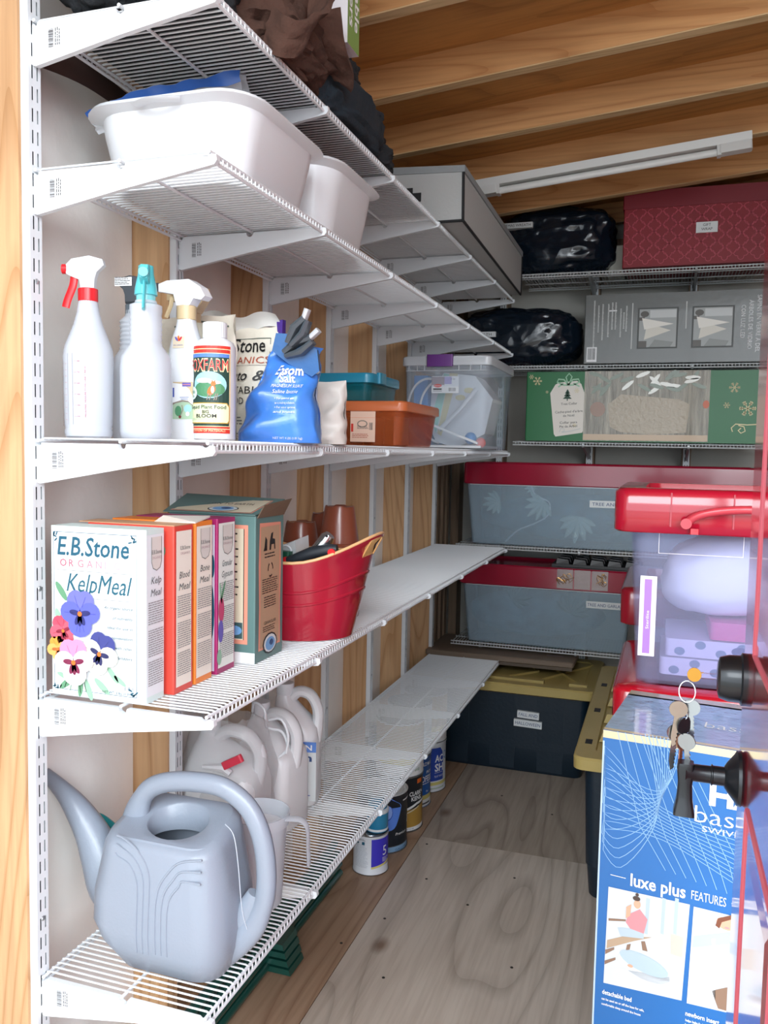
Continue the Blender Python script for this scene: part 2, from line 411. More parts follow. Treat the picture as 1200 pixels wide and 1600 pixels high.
def standard(x, y, rotz, label, z0=0):
    o = put('wall_standard', sl_m); tag(o, label, 'shelf standard', 'slotted wall standards', (x, y, z0), rotz)
    put('slot_shade_plate', bk_m, o)
    for z in (.516, 1.06, 1.54, 2.116): put('screw', scr_m, o, (0.0005, 0, z))
    return o
for i in range(7):
    standard(0, i*SP, 0, 'white slotted steel upright on the left wall, '+ordn[i], 0)
for k, x in enumerate((.205, .61, 1.017, 1.423)):
    standard(x, YB, -PI/2, 'slotted steel upright on the back wall, '+['in the left corner', 'left of the two in plain view', 'right of the two in plain view', 'half hidden behind the open door'][k])
# bracket: tapering pressed-steel arm
def bracket_mesh(L_, mt):
    out = [(.0, -.006), (.0, -.064), (.006, -.066), (L_*.5, -.040), (L_-.01, -.0185), (L_+.002, -.0165), (L_+.006, -.011), (L_+.005, -.003), (L_-.003, -.0015), (L_-.008, -.005), (L_-.016, -.005), (L_-.02, -.002),
           (.165, -.002), (.163, -.008), (.157, -.011), (.151, -.008), (.149, -.002), (.01, -.002), (.008, -.008)]
    b = MB(); fn = lambda a, c, t: (a, t, c)
    inner = [(max(.0005, min(x, L_+.004)), z) for x, z in out]
    b.prism(out, fn, -.0045, .0045)
    for s_ in (-1, 1):
        pts = [(x*.985+.002, -.0035+(z+.0035)*.82-.002) for x, z in out if z < -.012 or True]
    return b.mesh('shelf_bracket', mt)
greyst = M('grey_steel', 'a9adae', .4, .2)
br_m = bracket_mesh(D, white); brb_m = bracket_mesh(D, greyst)
pr = Print(lambda u, v, d: (u, -.0045-d, v))
pr.barcode(.030, -.042, .039, -.014, INK, horiz=True)
for x in (.042, .0455, .049):
    z = -.040
    while z < -.018:
        e = z+random.uniform(.002, .006); pr.rect(x, z, x+.0016, e, INK, 1); z = e+.0012
bc_m = pr.m.mesh('barcode_label')
shn = {S1: 'top', S2: 'second', S3: 'third', S4: 'fourth', S5: 'lowest'}
for S in (S1, S2, S3, S4, S5):
    for i in range(7):
        yy = i*SP
        o = put('shelf_bracket', br_m); tag(o, 'white steel bracket under the %s left-wall shelf, %s' % (shn[S], ordn[i]), 'bracket', 'left wall shelf brackets', (0, yy, S-.0035))
        put('barcode_label', bc_m, o)
# wire shelf (length along +y, depth along +x)
wire_m = None
def wire_mesh(Dp, mt, lip):
    p = [(.002, 0, -.010), (.003, 0, -.001), (.008, 0, 0), (Dp-.006, 0, 0), (Dp-.001, 0, -.002), (Dp, 0, -.006), (Dp, 0, -lip)]
    return MB().tube(p, .00165, 5).mesh('wire', mt)
def rod(L_, x, z, r, mt): return MB().tube([(x, 0, z), (x, L_, z)], r, 8).mesh('rod', mt)
wht = M('wire_white', (.76, .80, .83), .4)
wm_l = wire_mesh(D-.004, wht, .015)
gw = M('wire_grey', 'c3c7c8', .4)
wm_b = wire_mesh(D-.004, gw, .015)
def wire_shelf(label, x, y, z, L_, rotz, wm, mt, rods=((.004, -.004), (.004, -.013), (.155, -.0035), (D-.006, -.0035), (D-.0035, -.0155)), y0=.012, pitch=.0127):
    t = thing('wire_shelf', label, 'shelf', (x, y, z), rotz, 'ventilated wire shelves')
    for a, b in rods: put('rod', rod(L_, a, b, .0028, mt), t)
    n = int((L_-y0)/pitch)
    for k in range(n): put('wire', wm, t, (0, y0+k*pitch, 0))
    return t
wire_shelf('white wire shelf at the very top of the left wall, under the brown fabric', 0, -.006, S1+.0015, 2.44, 0, wm_l, wht)
wire_shelf('white wire shelf holding the two white tubs', 0, -.006, S2+.0015, 2.44, 0, wm_l, wht)
wire_shelf('white wire shelf at eye level holding the spray bottles', 0, -.006, S3+.0015, 2.44, 0, wm_l, wht)
wire_shelf('white wire shelf holding the meal boxes and the red bucket', 0, -.006, S4+.0015, 2.44, 0, wm_l, wht)
wire_shelf('lowest white wire shelf under the grey watering can', 0, -.006, S5+.0015, 2.38, 0, wm_l, wht)
brd = ((.004, -.004), (.004, -.013), (.10, -.0035), (.21, -.0035), (D-.006, -.0035), (D-.0035, -.0155))
for z, x0, lb in ((BA, .32, 'top wire shelf on the back wall under the wreath bag and gift wrap box'), (BB, .02, 'back wall wire shelf under the grey printed box'), (BC, .32, 'back wall wire shelf under the green and silver box'), (BD, .085, 'back wall wire shelf under the upper long clear bin'), (BE, .075, 'lowest back wall wire shelf under the lower long clear bin')):
    wire_shelf(lb, x0, YB, z, 1.62-x0, -PI/2, wm_b, gw, brd)
    for k, x in enumerate((.205, .61, 1.017, 1.423)):
        if x < x0: continue
        o = put('shelf_bracket', brb_m); tag(o, 'grey steel bracket under the %s, %s' % (lb.split(' under ')[0] + {BA: '', BB: ' of the grey box', BC: ' of the green box', BD: ' of the upper bin', BE: ''}[z], ['corner one', 'left one', 'middle one', 'right one'][k]), 'bracket', 'back wall shelf brackets', (x, YB, z-.0045), -PI/2)
# ================================================================ tube light fitting under the rafters
t = thing('tube_light', 'long white plastic tube light fitting under the roof rafters', 'light', (.26, 1.93, rz(.26)-.05))
sl = math.atan(RM); Rm = Matrix.Rotation(-sl, 4, 'Y')
wp = M('fitting_white', 'd9dad8', .35); Lt = .90
MB().loft([[(x, y, z) for y, z in ((-.018, .014), (.018, .014), (.022, .040), (-.022, .040))] for x in (0, Lt)]).xf(Rm).build('housing', wp, t)
MB().tube([(.07, 0, -.004), (Lt-.09, 0, -.004)], .012, 12).xf(Rm).build('tube', M('opal_tube', 'e3e4e2', .2), t, smooth=True)
for a, b in ((0, .075), (Lt-.10, Lt)):
    MB().loft([sec(.042, b-a, .008, z) for z in (-.014, .014)]).xf(Matrix.Translation((0, 0, 0))).xf(Rm @ Matrix.Translation(((a+b)/2, 0, 0)) @ Matrix.Rotation(PI/2, 4, 'Z')).build('end_cap', wp, t, smooth=True)
for x in (.075, Lt-.10): MB().box(x-.006, x+.006, -.018, .018, -.018, .014).xf(Rm).build('lamp_holder', wp, t)
def pt(px, py, ax, v):
    """where the sight line through a measured point of the photograph meets a known plane"""
    d = CF+(px-600)/FPX*CR-(py-800)/FPX*CU
    return CAM+d*((v-CAM[ax])/d[ax])
def px2(pts, ax, v): return [pt(a, b, ax, v) for a, b in pts]
# ================================================================ shelf 3: bottles
Z3 = S3+.0035
def bottle(name, label, cat, x, y, z, prof, mt, n=28, sx=1, sy=1, rotz=0, group=None):
    t = thing(name, label, cat, (x, y, z), rotz, group)
    MB().lathe(prof, n, (0, 0, 0), sx, sy, True, True).build('bottle_body', mt, t, smooth=True)
    return t
haze = M('milky_plastic', (.72, .77, .84), .25, trans=.40)
haze2 = M('milky_plastic_clear', (.74, .79, .85), .2, trans=.45)
redp = M('red_plastic', 'd8232a', .3); wpl = M('white_plastic', (.74, .77, .80), .35, coat=.1); teal = M('teal_plastic', '58c3cc', .3); gryp = M('dark_grey_plastic', '4b5157', .35)
def cyl_solid(b, r, z0, z1, n=24, ribs=0, c=(0, 0)):
    secs = []
    for z in (z0, z0+.001, z1-.001, z1):
        rr_ = r-(.001 if z in (z0, z1) else 0); k = n if not ribs else ribs*2
        secs.append([(c[0]+(rr_+(.0006 if ribs and j % 2 else 0))*math.cos(2*PI*j/k), c[1]+(rr_+(.0006 if ribs and j % 2 else 0))*math.sin(2*PI*j/k), z) for j in range(k)])
    b.loft(secs); return b
def trigger(t, z, hm, tm, cm, s=1.0, flip=False, long=1.0, wide=.017):
    """spray head: body points along +x (nozzle) and the lever hangs at the nozzle side"""
    cyl_solid(MB(), .0165*s, z, z+.022*s, ribs=22).build('collar', cm, t, smooth=True)
    k = 1
    z1 = z+.022*s
    out = [(-.013, 0), (.012, 0), (.014, .014), (.030*long, .020), (.038*long, .024), (.038*long, .040), (.028*long, .050), (-.004, .056), (-.028, .050), (-.031, .040), (-.018, .028), (-.014, .016)]
    b = MB(); w2 = wide/2*s
    n = len(out); secs = []
    for yy, sc2 in ((-w2, .86), (-w2*.75, .97), (w2*.75, .97), (w2, .86)):
        cx_, cz_ = .0, .032
        secs.append([((cx_+(a-cx_)*sc2)*s, yy, z1+(cz_+(c-cz_)*sc2)*s) for a, c in out])
    vs = [p for q in secs for p in q]; fs = [(a*n+i, a*n+(i+1) % n, (a+1)*n+(i+1) % n, (a+1)*n+i) for a in range(3) for i in range(n)]
    tr = tessellate_polygon([[Vector((p[0], p[2], 0)) for p in secs[0]]])
    fs += [tuple(q) for q in tr]+[tuple(3*n+i for i in q) for q in tr]
    b.add(vs, fs); b.build('spray_head', hm, t, smooth=25)
    MB().tube([(.036*long*s, 0, z1+.033*s), (.045*long*s, 0, z1+.033*s)], .0085*s, 12).build('nozzle', tm, t, smooth=True)
    MB().tube(cr([(.024*long*s, 0, z1+.022*s), (.027*long*s, 0, z1+.004*s), (.036*long*s, 0, z1-.018*s), (.040*long*s, 0, z1-.032*s)], 4), [(.007*s, .003*s)]*13, 8).build('trigger', tm, t, smooth=True)
    MB().tube([(0, 0, z), (0, 0, .02)], .0022, 6).build('dip_tube', wpl, t)
# A: litre bottle with a scale, red and white head, lever to the left
A = bottle('spray_bottle', 'spray bottle with a white head, red trigger and red printed scale', 'spray bottle', .050, .058, Z3,
    [(.036, 0), (.040, .003), (.041, .012), (.0395, .017), (.041, .024), (.0425, .10), (.043, .14), (.041, .155), (.033, .175), (.025, .195), (.0195, .215), (.017, .232), (.0155, .236), (.0155, .240)], haze)
trigger(A, .234, wpl, redp, redp, 1.0); 
A.rotation_euler = (0, 0, math.radians(198)); A.scale = (.90, .90, .925)
P = Print(cyl(lambda v: (.0415+.0005 if v < .024 else .0412+.0013*(v-.024)/.076+.0007 if v < .1 else .0427+.0005*(v-.1)/.04+.0005), -PI/2-math.radians(198), 0), True)
rink = M('print_red', 'a83850', .5); dred = M('print_dark_red', '9a1f3c', .5); gin = M('print_grey', '77717f', .5)
u0 = .012
P.rect(-.042, .02, -.0365, .138, dred); P.text('HDX', -.0385, .11, .004, WHT, 3, rot=PI/2)
for k in range(10):
    P.rect(-.018, .030+k*.0105, -.0135, .0304+k*.0105, rink, 2); P.text(str(2+k*3), -.026, .029+k*.0105, .0022, gin, 2)
for k in range(6):
    P.rect(.003, .036+k*.0185, .008, .0364+k*.0185, rink, 2); P.text(str(150*(k+1)), .009, .035+k*.0185, .0024, rink, 2)
for u in (-.011, .0, ): P.rect(u, .022, u+.0006, .142, gin, 2)
P.text('MILLILITRES  MEASURE TO FILL LINE = 900 ml', .024, .035, .0026, rink, 2, rot=PI/2, wd=.085)
P.text('COMMERCIAL GRADE FOR MIXING AND MEASURING', -.031, .035, .0022, gin, 2, rot=PI/2, wd=.085)
P.build('printed_scale', A)
# B: grey head, ribbed neck
ribs = [(.036, 0), (.039, .004), (.039, .13), (.036, .15), (.026, .165)]
for k in range(7): ribs += [(.0265, .168+k*.008), (.0245, .172+k*.008)]
ribs += [(.018, .226), (.016, .232), (.016, .238)]
B = bottle('spray_bottle', 'spray bottle with a dark grey head and ribbed neck behind the other two', 'spray bottle', .062, .165, Z3, ribs, haze)
trigger(B, .228, gryp, gryp, M('grey_clear', '5f6b73', .3), .95, wide=.03, long=1.1)
for c in list(B.children):
    if c.name.startswith(('trigger', 'nozzle')): pass
B.rotation_euler = (0, 0, math.radians(5)); B.scale = (.95, .95, .92)
P = Print(lambda u, v, d: (-.03+u, -.0158-d, .281+v)); P.rect(0, 0, .034, .016, WHT, 2); P.para(.001, .001, .033, .016, .003, INK, 4); P.build('sticker', B)
# C: teal head facing the camera
ribs = [(.038, 0), (.042, .004), (.0435, .012), (.0435, .015), (.0435, .125), (.0415, .142), (.033, .156), (.028, .162)]
for k in range(6): ribs += [(.0275, .165+k*.009), (.0262, .1695+k*.009)]
ribs += [(.0275, .222), (.0275, .232), (.019, .236), (.018, .240)]
Cb = bottle('spray_bottle', 'clear ribbed spray bottle with a bright teal head pointing forward', 'spray bottle', .137, .088, Z3, ribs, haze)
trigger(Cb, .230, teal, teal, M('teal_clear', '7fd3d8', .25), .95); Cb.rotation_euler = (0, 0, math.radians(-62)); Cb.scale = (.93, .93, .915)
MB().lathe([(.0195, .250), (.0185, .262), (.0135, .285), (.0125, .300)], 20, cap0=True, cap1=True).build('neck_skirt', teal, Cb, True)
P = Print(cyl(.0436, -PI/2+math.radians(62), 0), True); P.frame(-.013, .045, .006, .115, .0006, M('embossed', 'dfe8ef', .3), 2); P.build('embossed_panel', Cb)
# D: flat white garden spray bottle with tan collar
t = thing('spray_bottle', 'flat white garden spray bottle with tan collar and white angled head', 'spray bottle', (.158, .175, Z3), math.radians(-4)); t.scale = (.95, .95, .97)
b = MB(); prof = [(0, .034, .020), (.004, .036, .023), (.125, .036, .023), (.14, .0335, .022), (.150, .031, .021), (.17, .027, .020), (.195, .018, .016), (.205, .0155, .0155), (.212, .015, .015)]
b.loft([sec(2*a, 2*c, min(a, c)*.75, z, 5) for z, a, c in prof]); b.build('bottle_body', wpl, t, smooth=True)
tan = M('tan_plastic', 'cbb690', .4)
cyl_solid(MB(), .017, .208, .232, ribs=20).build('collar', tan, t, smooth=True)
out = [(-.014, .232), (.014, .232), (.022, .243), (.038, .240), (.046, .246), (.036, .262), (.012, .276), (-.034, .276), (-.052, .271), (-.052, .258), (-.020, .252)]
b = MB(); b.prism(out, lambda a, c, t_: (a, t_, c), -.012, .012); b.build('spray_head', wpl, t)
MB().tube([(-.05, 0, .265), (-.058, 0, .265)], .007, 10).build('nozzle', wpl, t, smooth=True)
MB().tube([(-.03, 0, .255), (-.034, 0, .235), (-.044, 0, .215)], .004, 6).build('trigger', tan, t, smooth=True)
P = Print(lambda u, v, d: (u, -.0231-d, v))
P.rect(-.012, .035, .03, .10, WHT, 1); P.poly([(-.012, .10), (.03, .10), (.03, .074), (.022, .088), (.008, .096), (-.012, .0985)], tan, 2)
P.rect(.008, .092, .026, .0985, M('print_purple', '6a62b5', .5), 3); P.rect(.009, .0945, .025, .096, M('print_pink', 'd58c95', .5), 4)
P.rect(-.012, .074, -.009, .09, M('print_blue', '3b52a8', .5), 3); P.rect(.003, .073, .022, .0738, M('print_blue'), 3); P.rect(.005, .070, .020, .0708, M('print_blue'), 3)
gl = M('print_sage', 'a9c4a6', .5); P.poly([(-.012, .036), (.031, .036), (.031, .058), (.022, .0645), (.01, .066), (-.006, .063), (-.012, .06)], gl, 3)
P.poly([(-.012, .060), (-.006, .063), (.01, .066), (.022, .0645), (.031, .058), (.031, .060), (.02, .0675), (.008, .069), (-.012, .064)], M('print_umber', '8d8478', .5), 4)
P.ell(.02, .054, .008, .007, M('print_lblue', '9fd0e0', .5), 5); P.ell(.0, .05, .007, .009, M('print_green', '4e8a62', .5), 5); P.line([(.008, .06), (.01, .052), (.004, .04)], .0018, M('print_umber'), 6); P.ell(.020, .045, .004, .004, WHT, 6); P.ell(.004, .040, .003, .0028, M('print_maroon', '7b3a34', .5), 6)
P.build('label', t)
P = Print(lambda u, v, d: (u, -.0205-d+(v-.165)*.05, v)); cream = M('print_beige', 'dccfb6', .5)
P.rect(-.014, .158, .010, .178, cream, 3)
for a, c in ((2.3, M('print_purple')), (1.57, M('print_orange', 'e8702a', .5)), (.85, M('print_red2', 'd33340', .5))): P.ell(-.002+.006*math.cos(a), .170+.006*math.sin(a)*.8, .0048, .0019, c, 5, a=a)
P.text('DR. GARDEN', -.002, .162, .002, M('print_blue'), 5, al='c', wd=.019); P.build('badge', t)
# E: tan headed bottle half hidden behind
t = thing('spray_bottle', 'bottle with a tan pistol head and pale green label, mostly hidden behind', 'spray bottle', (.115, .262, Z3), math.radians(180))
b = MB(); b.loft([sec(.09, .05, .02, z, 5) if z < .15 else sec(.09-(z-.15)*.7, .05-(z-.15)*.3, .015, z, 5) for z in (0, .15, .18, .21)]); b.build('bottle_body', M('cream_plastic', 'dfe3cf', .4), t, smooth=True)
cyl_solid(MB(), .016, .208, .228, ribs=20).build('collar', tan, t, smooth=True)
MB().prism([(-.014, .228), (.014, .228), (.020, .248), (.045, .252), (.045, .268), (-.03, .272), (-.03, .25)], lambda a, c, t_: (a, t_, c), -.011, .011).build('spray_head', tan, t)
P = Print(lambda u, v, d: (u, .0252+d, v)); P.ell(0, .12, .035, .05, M('print_sage')); P.frame(-.03, .02, .03, .06, .002, M('print_green'), 2); P.build('label', t)
# fox label bottle
r_ = .0355
FX = bottle('fertilizer_bottle', 'round white bottle with orange framed fox label and white screw cap', 'bottle', .2115, .176, Z3, [(.030, 0), (r_-.001, .003), (r_-.001, .156), (.031, .163), (.024, .168), (.019, .170), (.019, .174)], wpl)
cyl_solid(MB(), .0195, .170, .196, ribs=30).build('cap', wpl, FX, smooth=True)
P = Print(cyl(r_-.0008, -PI/2-.12, 0), True)
org = M('print_orange'); cr2 = M('print_cream', 'f3e4b2', .5); dg = M('print_dark_green', '24443c', .5); redr = M('print_red3', 'd6382c', .5)
P.rect(-.052, .012, .050, .155, redr, 1); P.rect(-.049, .020, -.038, .147, org, 2); P.frame(-.0505, .0185, .05, .150, .0012, cr2, 3); P.rect(-.044, .02, -.0425, .147, cr2, 3)
P.rect(-.036, .024, .048, .142, dg, 2); P.frame(-.037, .023, .048, .143, .001, cr2, 4)
P.rect(-.036, .136, .048, .142, M('print_blue2', '5c86cf', .5), 4)
P.text('FOXFARM', .008, .113, .021, cr2, 5, al='c', wd=.074, bold=.02); P.text('FOXFARM', .0085, .1145, .018, M('print_red2'), 7, al='c', wd=.071)
P.ell(.012, .091, .030, .022, M('print_lblue'), 4, n=24); P.ell(.012, .084, .027, .013, M('print_green'), 5, n=20); P.ell(.004, .098, .014, .004, WHT, 6); P.ell(.022, .095, .010, .003, WHT, 6)
P.ell(.017, .082, .0055, .009, org, 8, a=-.5); P.ell(.020, .093, .004, .0035, org, 9); P.poly([(.017, .095), (.018, .099), (.020, .096)], org, 9); P.poly([(.020, .096), (.023, .099), (.023, .095)], org, 9); P.ell(.019, .083, .0025, .006, WHT, 10)
for a in (.010, .014, .021, .024): P.line([(a+.003, .077), (a, .066)], .0016, M('print_umber'), 8)
P.ell(-.022, .078, .013, .011, M('print_pale', 'd9e9e6', .5), 6); P.text('OMRI', -.022, .077, .005, M('print_green'), 8, al='c'); P.text('LISTED', -.022, .071, .003, M('print_green'), 8, al='c')
for k in range(14): P.ell(-.03+.075*random.random(), .028+.03*random.random(), .004, .003, M(random.choice(['print_green', 'print_sage', 'print_purple', 'print_lblue'])), 5)
gold = M('print_gold', 'c69b3e', .5); lg = M('print_lime', 'e3e9bd', .5)
P.poly([(-.028, .028), (.044, .028), (.047, .032), (.047, .056), (.042, .062), (-.026, .062), (-.031, .056), (-.031, .032)], gold, 7); P.poly([(-.0265, .0295), (.0425, .0295), (.0455, .033), (.0455, .055), (.041, .0605), (-.0245, .0605), (-.0295, .055), (-.0295, .033)], lg, 8)
P.text('Liquid Plant Food', .008, .052, .0062, dg, 10, al='c', wd=.064, bold=.01); P.text('BIG', .008, .0445, .0052, BLK, 10, al='c', bold=.02); P.text('BLOOM', .008, .0375, .0058, BLK, 10, al='c', wd=.034, bold=.02); P.para(-.02, .030, .036, .0365, .0022, M('print_sage'), 10)
P.text('IDENTIFICATION OF MATERIALS', 0, .0145, .0036, cr2, 4, al='c', wd=.08)
P.build('label', FX)
# fertilizer bags with crimped tops
def pouch(label, name, c, w_, h_, dep, mt, rotz, z, lean=.0, shiftx=0, topd=.004, seed=1, cat='bag', wob=.006, topw=None, bulge=.55):
    t = thing(name, label, cat, (c[0], c[1], z), rotz)
    topw = topw or w_
    def f(a, b):
        ang = 2*PI*a; k = (1-b)**bulge if b > 0 else 1
        dd = topd+(dep/2-topd)*min(1, (1-b)*1.6)**.7*(min(1, .75+b*3))
        ww = w_/2+(topw-w_)/2*b
        x = ww*math.copysign(abs(math.cos(ang))**.55, math.cos(ang)); y = dd*math.copysign(abs(math.sin(ang))**.8, math.sin(ang))
        n1 = noise.noise(Vector((x*22+seed, b*5, math.sin(ang)*1.2+seed)))*wob*(.5 if b < .06 else 1.6)
        return (x+n1*.5+shiftx*b*b, y+lean*b+n1*(1 if math.sin(ang) < 0 else -.5), max(0, b*h_+(noise.noise(Vector((x*25, seed, 2)))*.008 if b > .95 else 0)))
    b = MB(); b.grid(f, 40, 22); n = 41; k = 22*n
    b.build('bag_body', mt, t, smooth=75)
    def front(u, v, d):
        x = max(-.98, min(.98, u/(w_/2)))
        s_ = max(0, 1-abs(x)**(1/.55))**.5 if False else 0
        ca = abs(x)**(1/.55); sa = math.sqrt(max(0, 1-ca*ca)); ang = -math.acos(math.copysign(ca, x))
        p = f((ang/(2*PI)) % 1.0, v/h_); return (p[0], p[1]-.0006-d, p[2])
    return t, front
foil = M('white_foil', 'e4e2dc', .45, bump=.3, bscale=30)
bagw = M('bag_paper', 'e6dfcf', .45, bump=.35, bscale=25)
t, fr = pouch('cream plant food bag with grey lettering, behind the white garden sprayer', 'fertilizer_bag', (.075, .335), .19, .235, .05, bagw, math.radians(-6), Z3, seed=3, topd=.003)
P = Print(fr, True, .0006); gd = M('print_sagedark', '57695c', .5)
P.text('organic Gardening', .02, .195, .008, BLK, 3, al='c', wd=.10, shear=.2); P.text('FOR', .035, .150, .030, gd, 3, al='c', wd=.08); P.line([(-.03, .215), (.02, .225), (.08, .213)], .003, gd, 3); P.para(-.05, .03, .07, .13, .006, INK, 3); P.build('label', t)
t, fr = pouch('cream bag of tomato food with purple edges and a crumpled white top', 'fertilizer_bag', (.150, .395), .165, .222, .06, bagw, math.radians(-5), Z3, seed=11, topd=.003)
P = Print(fr, True, .0006); pur = M('print_violet', '4a2a8a', .5); brn = M('print_brick', 'b4553c', .5)
P.text('E.B.Stone', -.002, .172, .026, BLK, 3, al='c', wd=.125, shear=.1, bold=.012); P.text('ORGANICS', .004, .150, .013, brn, 3, al='c', wd=.125); P.rect(-.07, .146, .075, .1466, INK, 2)
P.text('Tomato &', -.002, .117, .02, BLK, 3, al='c', wd=.12, shear=.3, bold=.01); P.text('VEGETABLE', -.0, .092, .014, BLK, 3, al='c', wd=.12); P.text('FOOD', 0, .072, .013, BLK, 3, al='c')
P.para(-.07, .03, .03, .066, .006, INK, 3); P.frame(-.076, .016, .07, .198, .0012, dg, 2); P.ell(-.022, .022, .008, .008, INK, 3); P.ell(-.022, .022, .006, .006, WHT, 4); P.text('4-5-3  NET WT. 4 LBS', -.066, .006, .006, BLK, 3, wd=.08)
P.build('label', t)
MB().grid(lambda a, b_: (-.083+.166*a, -.005+.004*math.sin(14*a)-.022*b_*b_, .215+.034*b_*(1-.35*a)+.006*math.sin(9*a)), 24, 4).build('top_flap', foil, t, smooth=True)
for s_ in (-1, 1): MB().prism([(0, .18), (.008, .178), (.009, .252-.02*(s_ > 0)), (-.004, .25-.02*(s_ > 0))], lambda a, c, q: (s_*.08+a*s_, q, c), -.006, .006).build('side_gusset', pur, t)
# blue stand-up pouch, top folded over and clipped
pb = M('blue_pouch', '4585dd', .28, var=.12, vscale=14, bump=.35, bscale=14, coat=.3)
t, fr = pouch('bright blue stand-up pouch of bath salts, top folded over and clipped', 'salt_pouch', (.258, .335), .155, .175, .10, pb, math.radians(14), Z3, seed=21, topd=.010, wob=.012, topw=.085, lean=.012, shiftx=.030)
P = Print(fr, True, .0009)
P.text('Epsom', .008, .122, .017, WHT, 3, al='c', wd=.062, bold=.03); P.text('Salt', .008, .108, .015, WHT, 3, al='c', bold=.02); P.text('MAGNESIUM SULFATE', .012, .099, .0058, WHT, 3, al='c', wd=.07); P.text('Saline laxative', .014, .088, .007, WHT, 3, al='c', wd=.062)
for k, s_ in enumerate(('• For external use', 'as a soaking solution', '• For minor sprains', 'and bruises')): P.text(s_, .014, .077-.008*k, .004, WHT, 3, al='c', wd=.05)
P.text('NET WT 4 LBS (1.81 kg)', .022, .006, .004, WHT, 3, al='c', wd=.055); P.ell(.005, .150, .024, .008, WHT, 3, a=-.35); P.text('women', .003, .151, .005, redr, 5, al='c', rot=-.35, bold=.02)
P.build('printing', t)
pts = [(-.06, -.0, .165), (-.02, -.004, .188), (.035, .0, .192), (.062, 0, .172), (.06, -.02, .145), (.0, -.032, .152), (-.045, -.02, .17)]
MB().prism([(-.012, .165), (-.004, .196), (.030, .194), (.070, .168), (.074, .130), (.060, .120), (.018, .142)], lambda a, c, q: (a, -.012+q+.15*(.17-c), c), -.014, .004).build('folded_top', M('blue_pouch_dark', '1f5f9e', .25, bump=.3, bscale=16, coat=.3), t, smooth=True)
# two squeeze clips on the pouch
for k, (a, b_, lb) in enumerate(((pt(497, 492, 1, .33), pt(478, 520, 1, .33), 'upper clamp with grey jaws on the blue pouch, handle pointing up'), (pt(511, 527, 1, .34), pt(478, 545, 1, .34), 'lower clamp with grey jaws on the blue pouch, handle pointing sideways'))):
    t = thing('spring_clip', lb, 'clip', tuple(b_-Vector((0, .028, 0))), 0, 'clamps on the blue pouch')
    d = (a-b_); jaw = M('smoked_plastic', '4d555c', .25)
    q = d.normalized(); s_ = Vector((-q.z, 0, q.x))
    for sg in (-1, 1):
        b = MB(); pth = [Vector((0, 0, 0))-q*.03+s_*sg*.004, Vector((0, 0, 0))+s_*sg*.010, d*.6+s_*sg*.004, d+s_*sg*(.010 if sg > 0 else .004)]
        if sg > 0: b.tube([pth[0], pth[1], pth[2]], [(.006, .012), (.009, .014), (.007, .012)], 8).build('jaw', jaw, t, smooth=True); MB().tube([pth[2]-d*.1, pth[3]], [(.005, .010), (.006, .009)], 8).build('grip', M('pale_grip', 'c9ced2', .4), t, smooth=True)
        else: b.tube([pth[0], pth[1], pth[2]], [(.005, .012), (.008, .014), (.006, .011)], 8).build('jaw', jaw, t, smooth=True)
# white rounded pack behind the pouch
t, fr = pouch('plain white rounded bag just behind the blue pouch', 'white_bag', (.262, .50), .12, .125, .07, foil, 0, Z3, seed=5, wob=.008)
# ---- small lidded bins
def bin_(name, label, x0, x1, y0, y1, z0, z1, mt, lidmt, lidh=.014, taper=.012, lip=.006, cat='bin', group=None, r=.02, wall=.002, lid=True, lidname='lid'):
    t = thing(name, label, cat, ((x0+x1)/2, (y0+y1)/2, z0), 0, group); W, Dp, H = x1-x0, y1-y0, z1-z0
    hb = H-lidh if lid else H
    b = MB(); S_ = []
    for z, k in ((0, .004), (.004, 0), (hb, -taper)): S_.append(sec(W-2*taper-2*lip-2*k, Dp-2*taper-2*lip-2*k, r, z))
    for z, k in ((hb-.002, -taper+wall), (.003, wall)): S_.append(sec(W-2*taper-2*lip-2*k, Dp-2*taper-2*lip-2*k, r, z))
    b.loft(S_, True, True); b.build('bin_body', mt, t, smooth=True)
    if lid:
        b = MB(); b.loft([sec(W-2*lip+.002, Dp-2*lip+.002, r, hb-.012), sec(W, Dp, r, hb-.010), sec(W, Dp, r, H-.004), sec(W-.006, Dp-.006, r, H), sec(W-.03, Dp-.03, r, H), sec(W-.036, Dp-.036, r, H-.006)], False, True)
        b.build(lidname, lidmt, t, smooth=True)
    return t
orc = M('orange_clear', 'd9713a', .2, trans=.74, coat=.3); orl = M('orange_lid', 'd97848', .25, trans=.2)
tlc = M('teal_clear_bin', '1f8f9f', .2, trans=.7, coat=.3); tll = M('teal_lid', '2a8fb0', .25)
t = bin_('storage_bin', 'clear orange shoebox bin with a paper label', .085, .325, .90, 1.24, Z3, 1.412, orc, orl)
t2 = thing('seed_packets', 'grey and white packets inside the orange bin', 'packets', (.2, 1.05, Z3+.004))
for k in range(7): MB().box(-.09+.025*k, -.085+.025*k, -.1+.01*k, .08, 0, .075-.004*(k % 3)).xf(Matrix.Rotation(.25, 4, 'Y') if False else Matrix.Identity(4)).build('packet', M(('packet_a', 'packet_b')[k % 2], ('c9c2b4', '6b665f')[k % 2], .6), t2)
P = Print(xz(-.025, -.1655, .010)); pk = M('label_peach', 'eccab5', .5); P.rect(0, 0, .066, .098, pk, 1); P.rect(.0, .06, .066, .0605, org, 2); P.ell(.032, .045, .014, .009, M('print_umber'), 3); P.ell(.032, .045, .011, .0065, pk, 4); P.para(.018, .03, .05, .04, .003, INK, 3); P.barcode(.05, .03, .06, .048, INK, 3); P.rect(.002, .025, .008, .045, redr, 3); P.para(.005, .004, .05, .02, .004, brn, 3); P.build('label', t)
t = bin_('storage_bin', 'small clear teal bin sitting on the orange bin', .055, .225, .93, 1.18, 1.413, 1.485, tlc, tll, .014, .006)
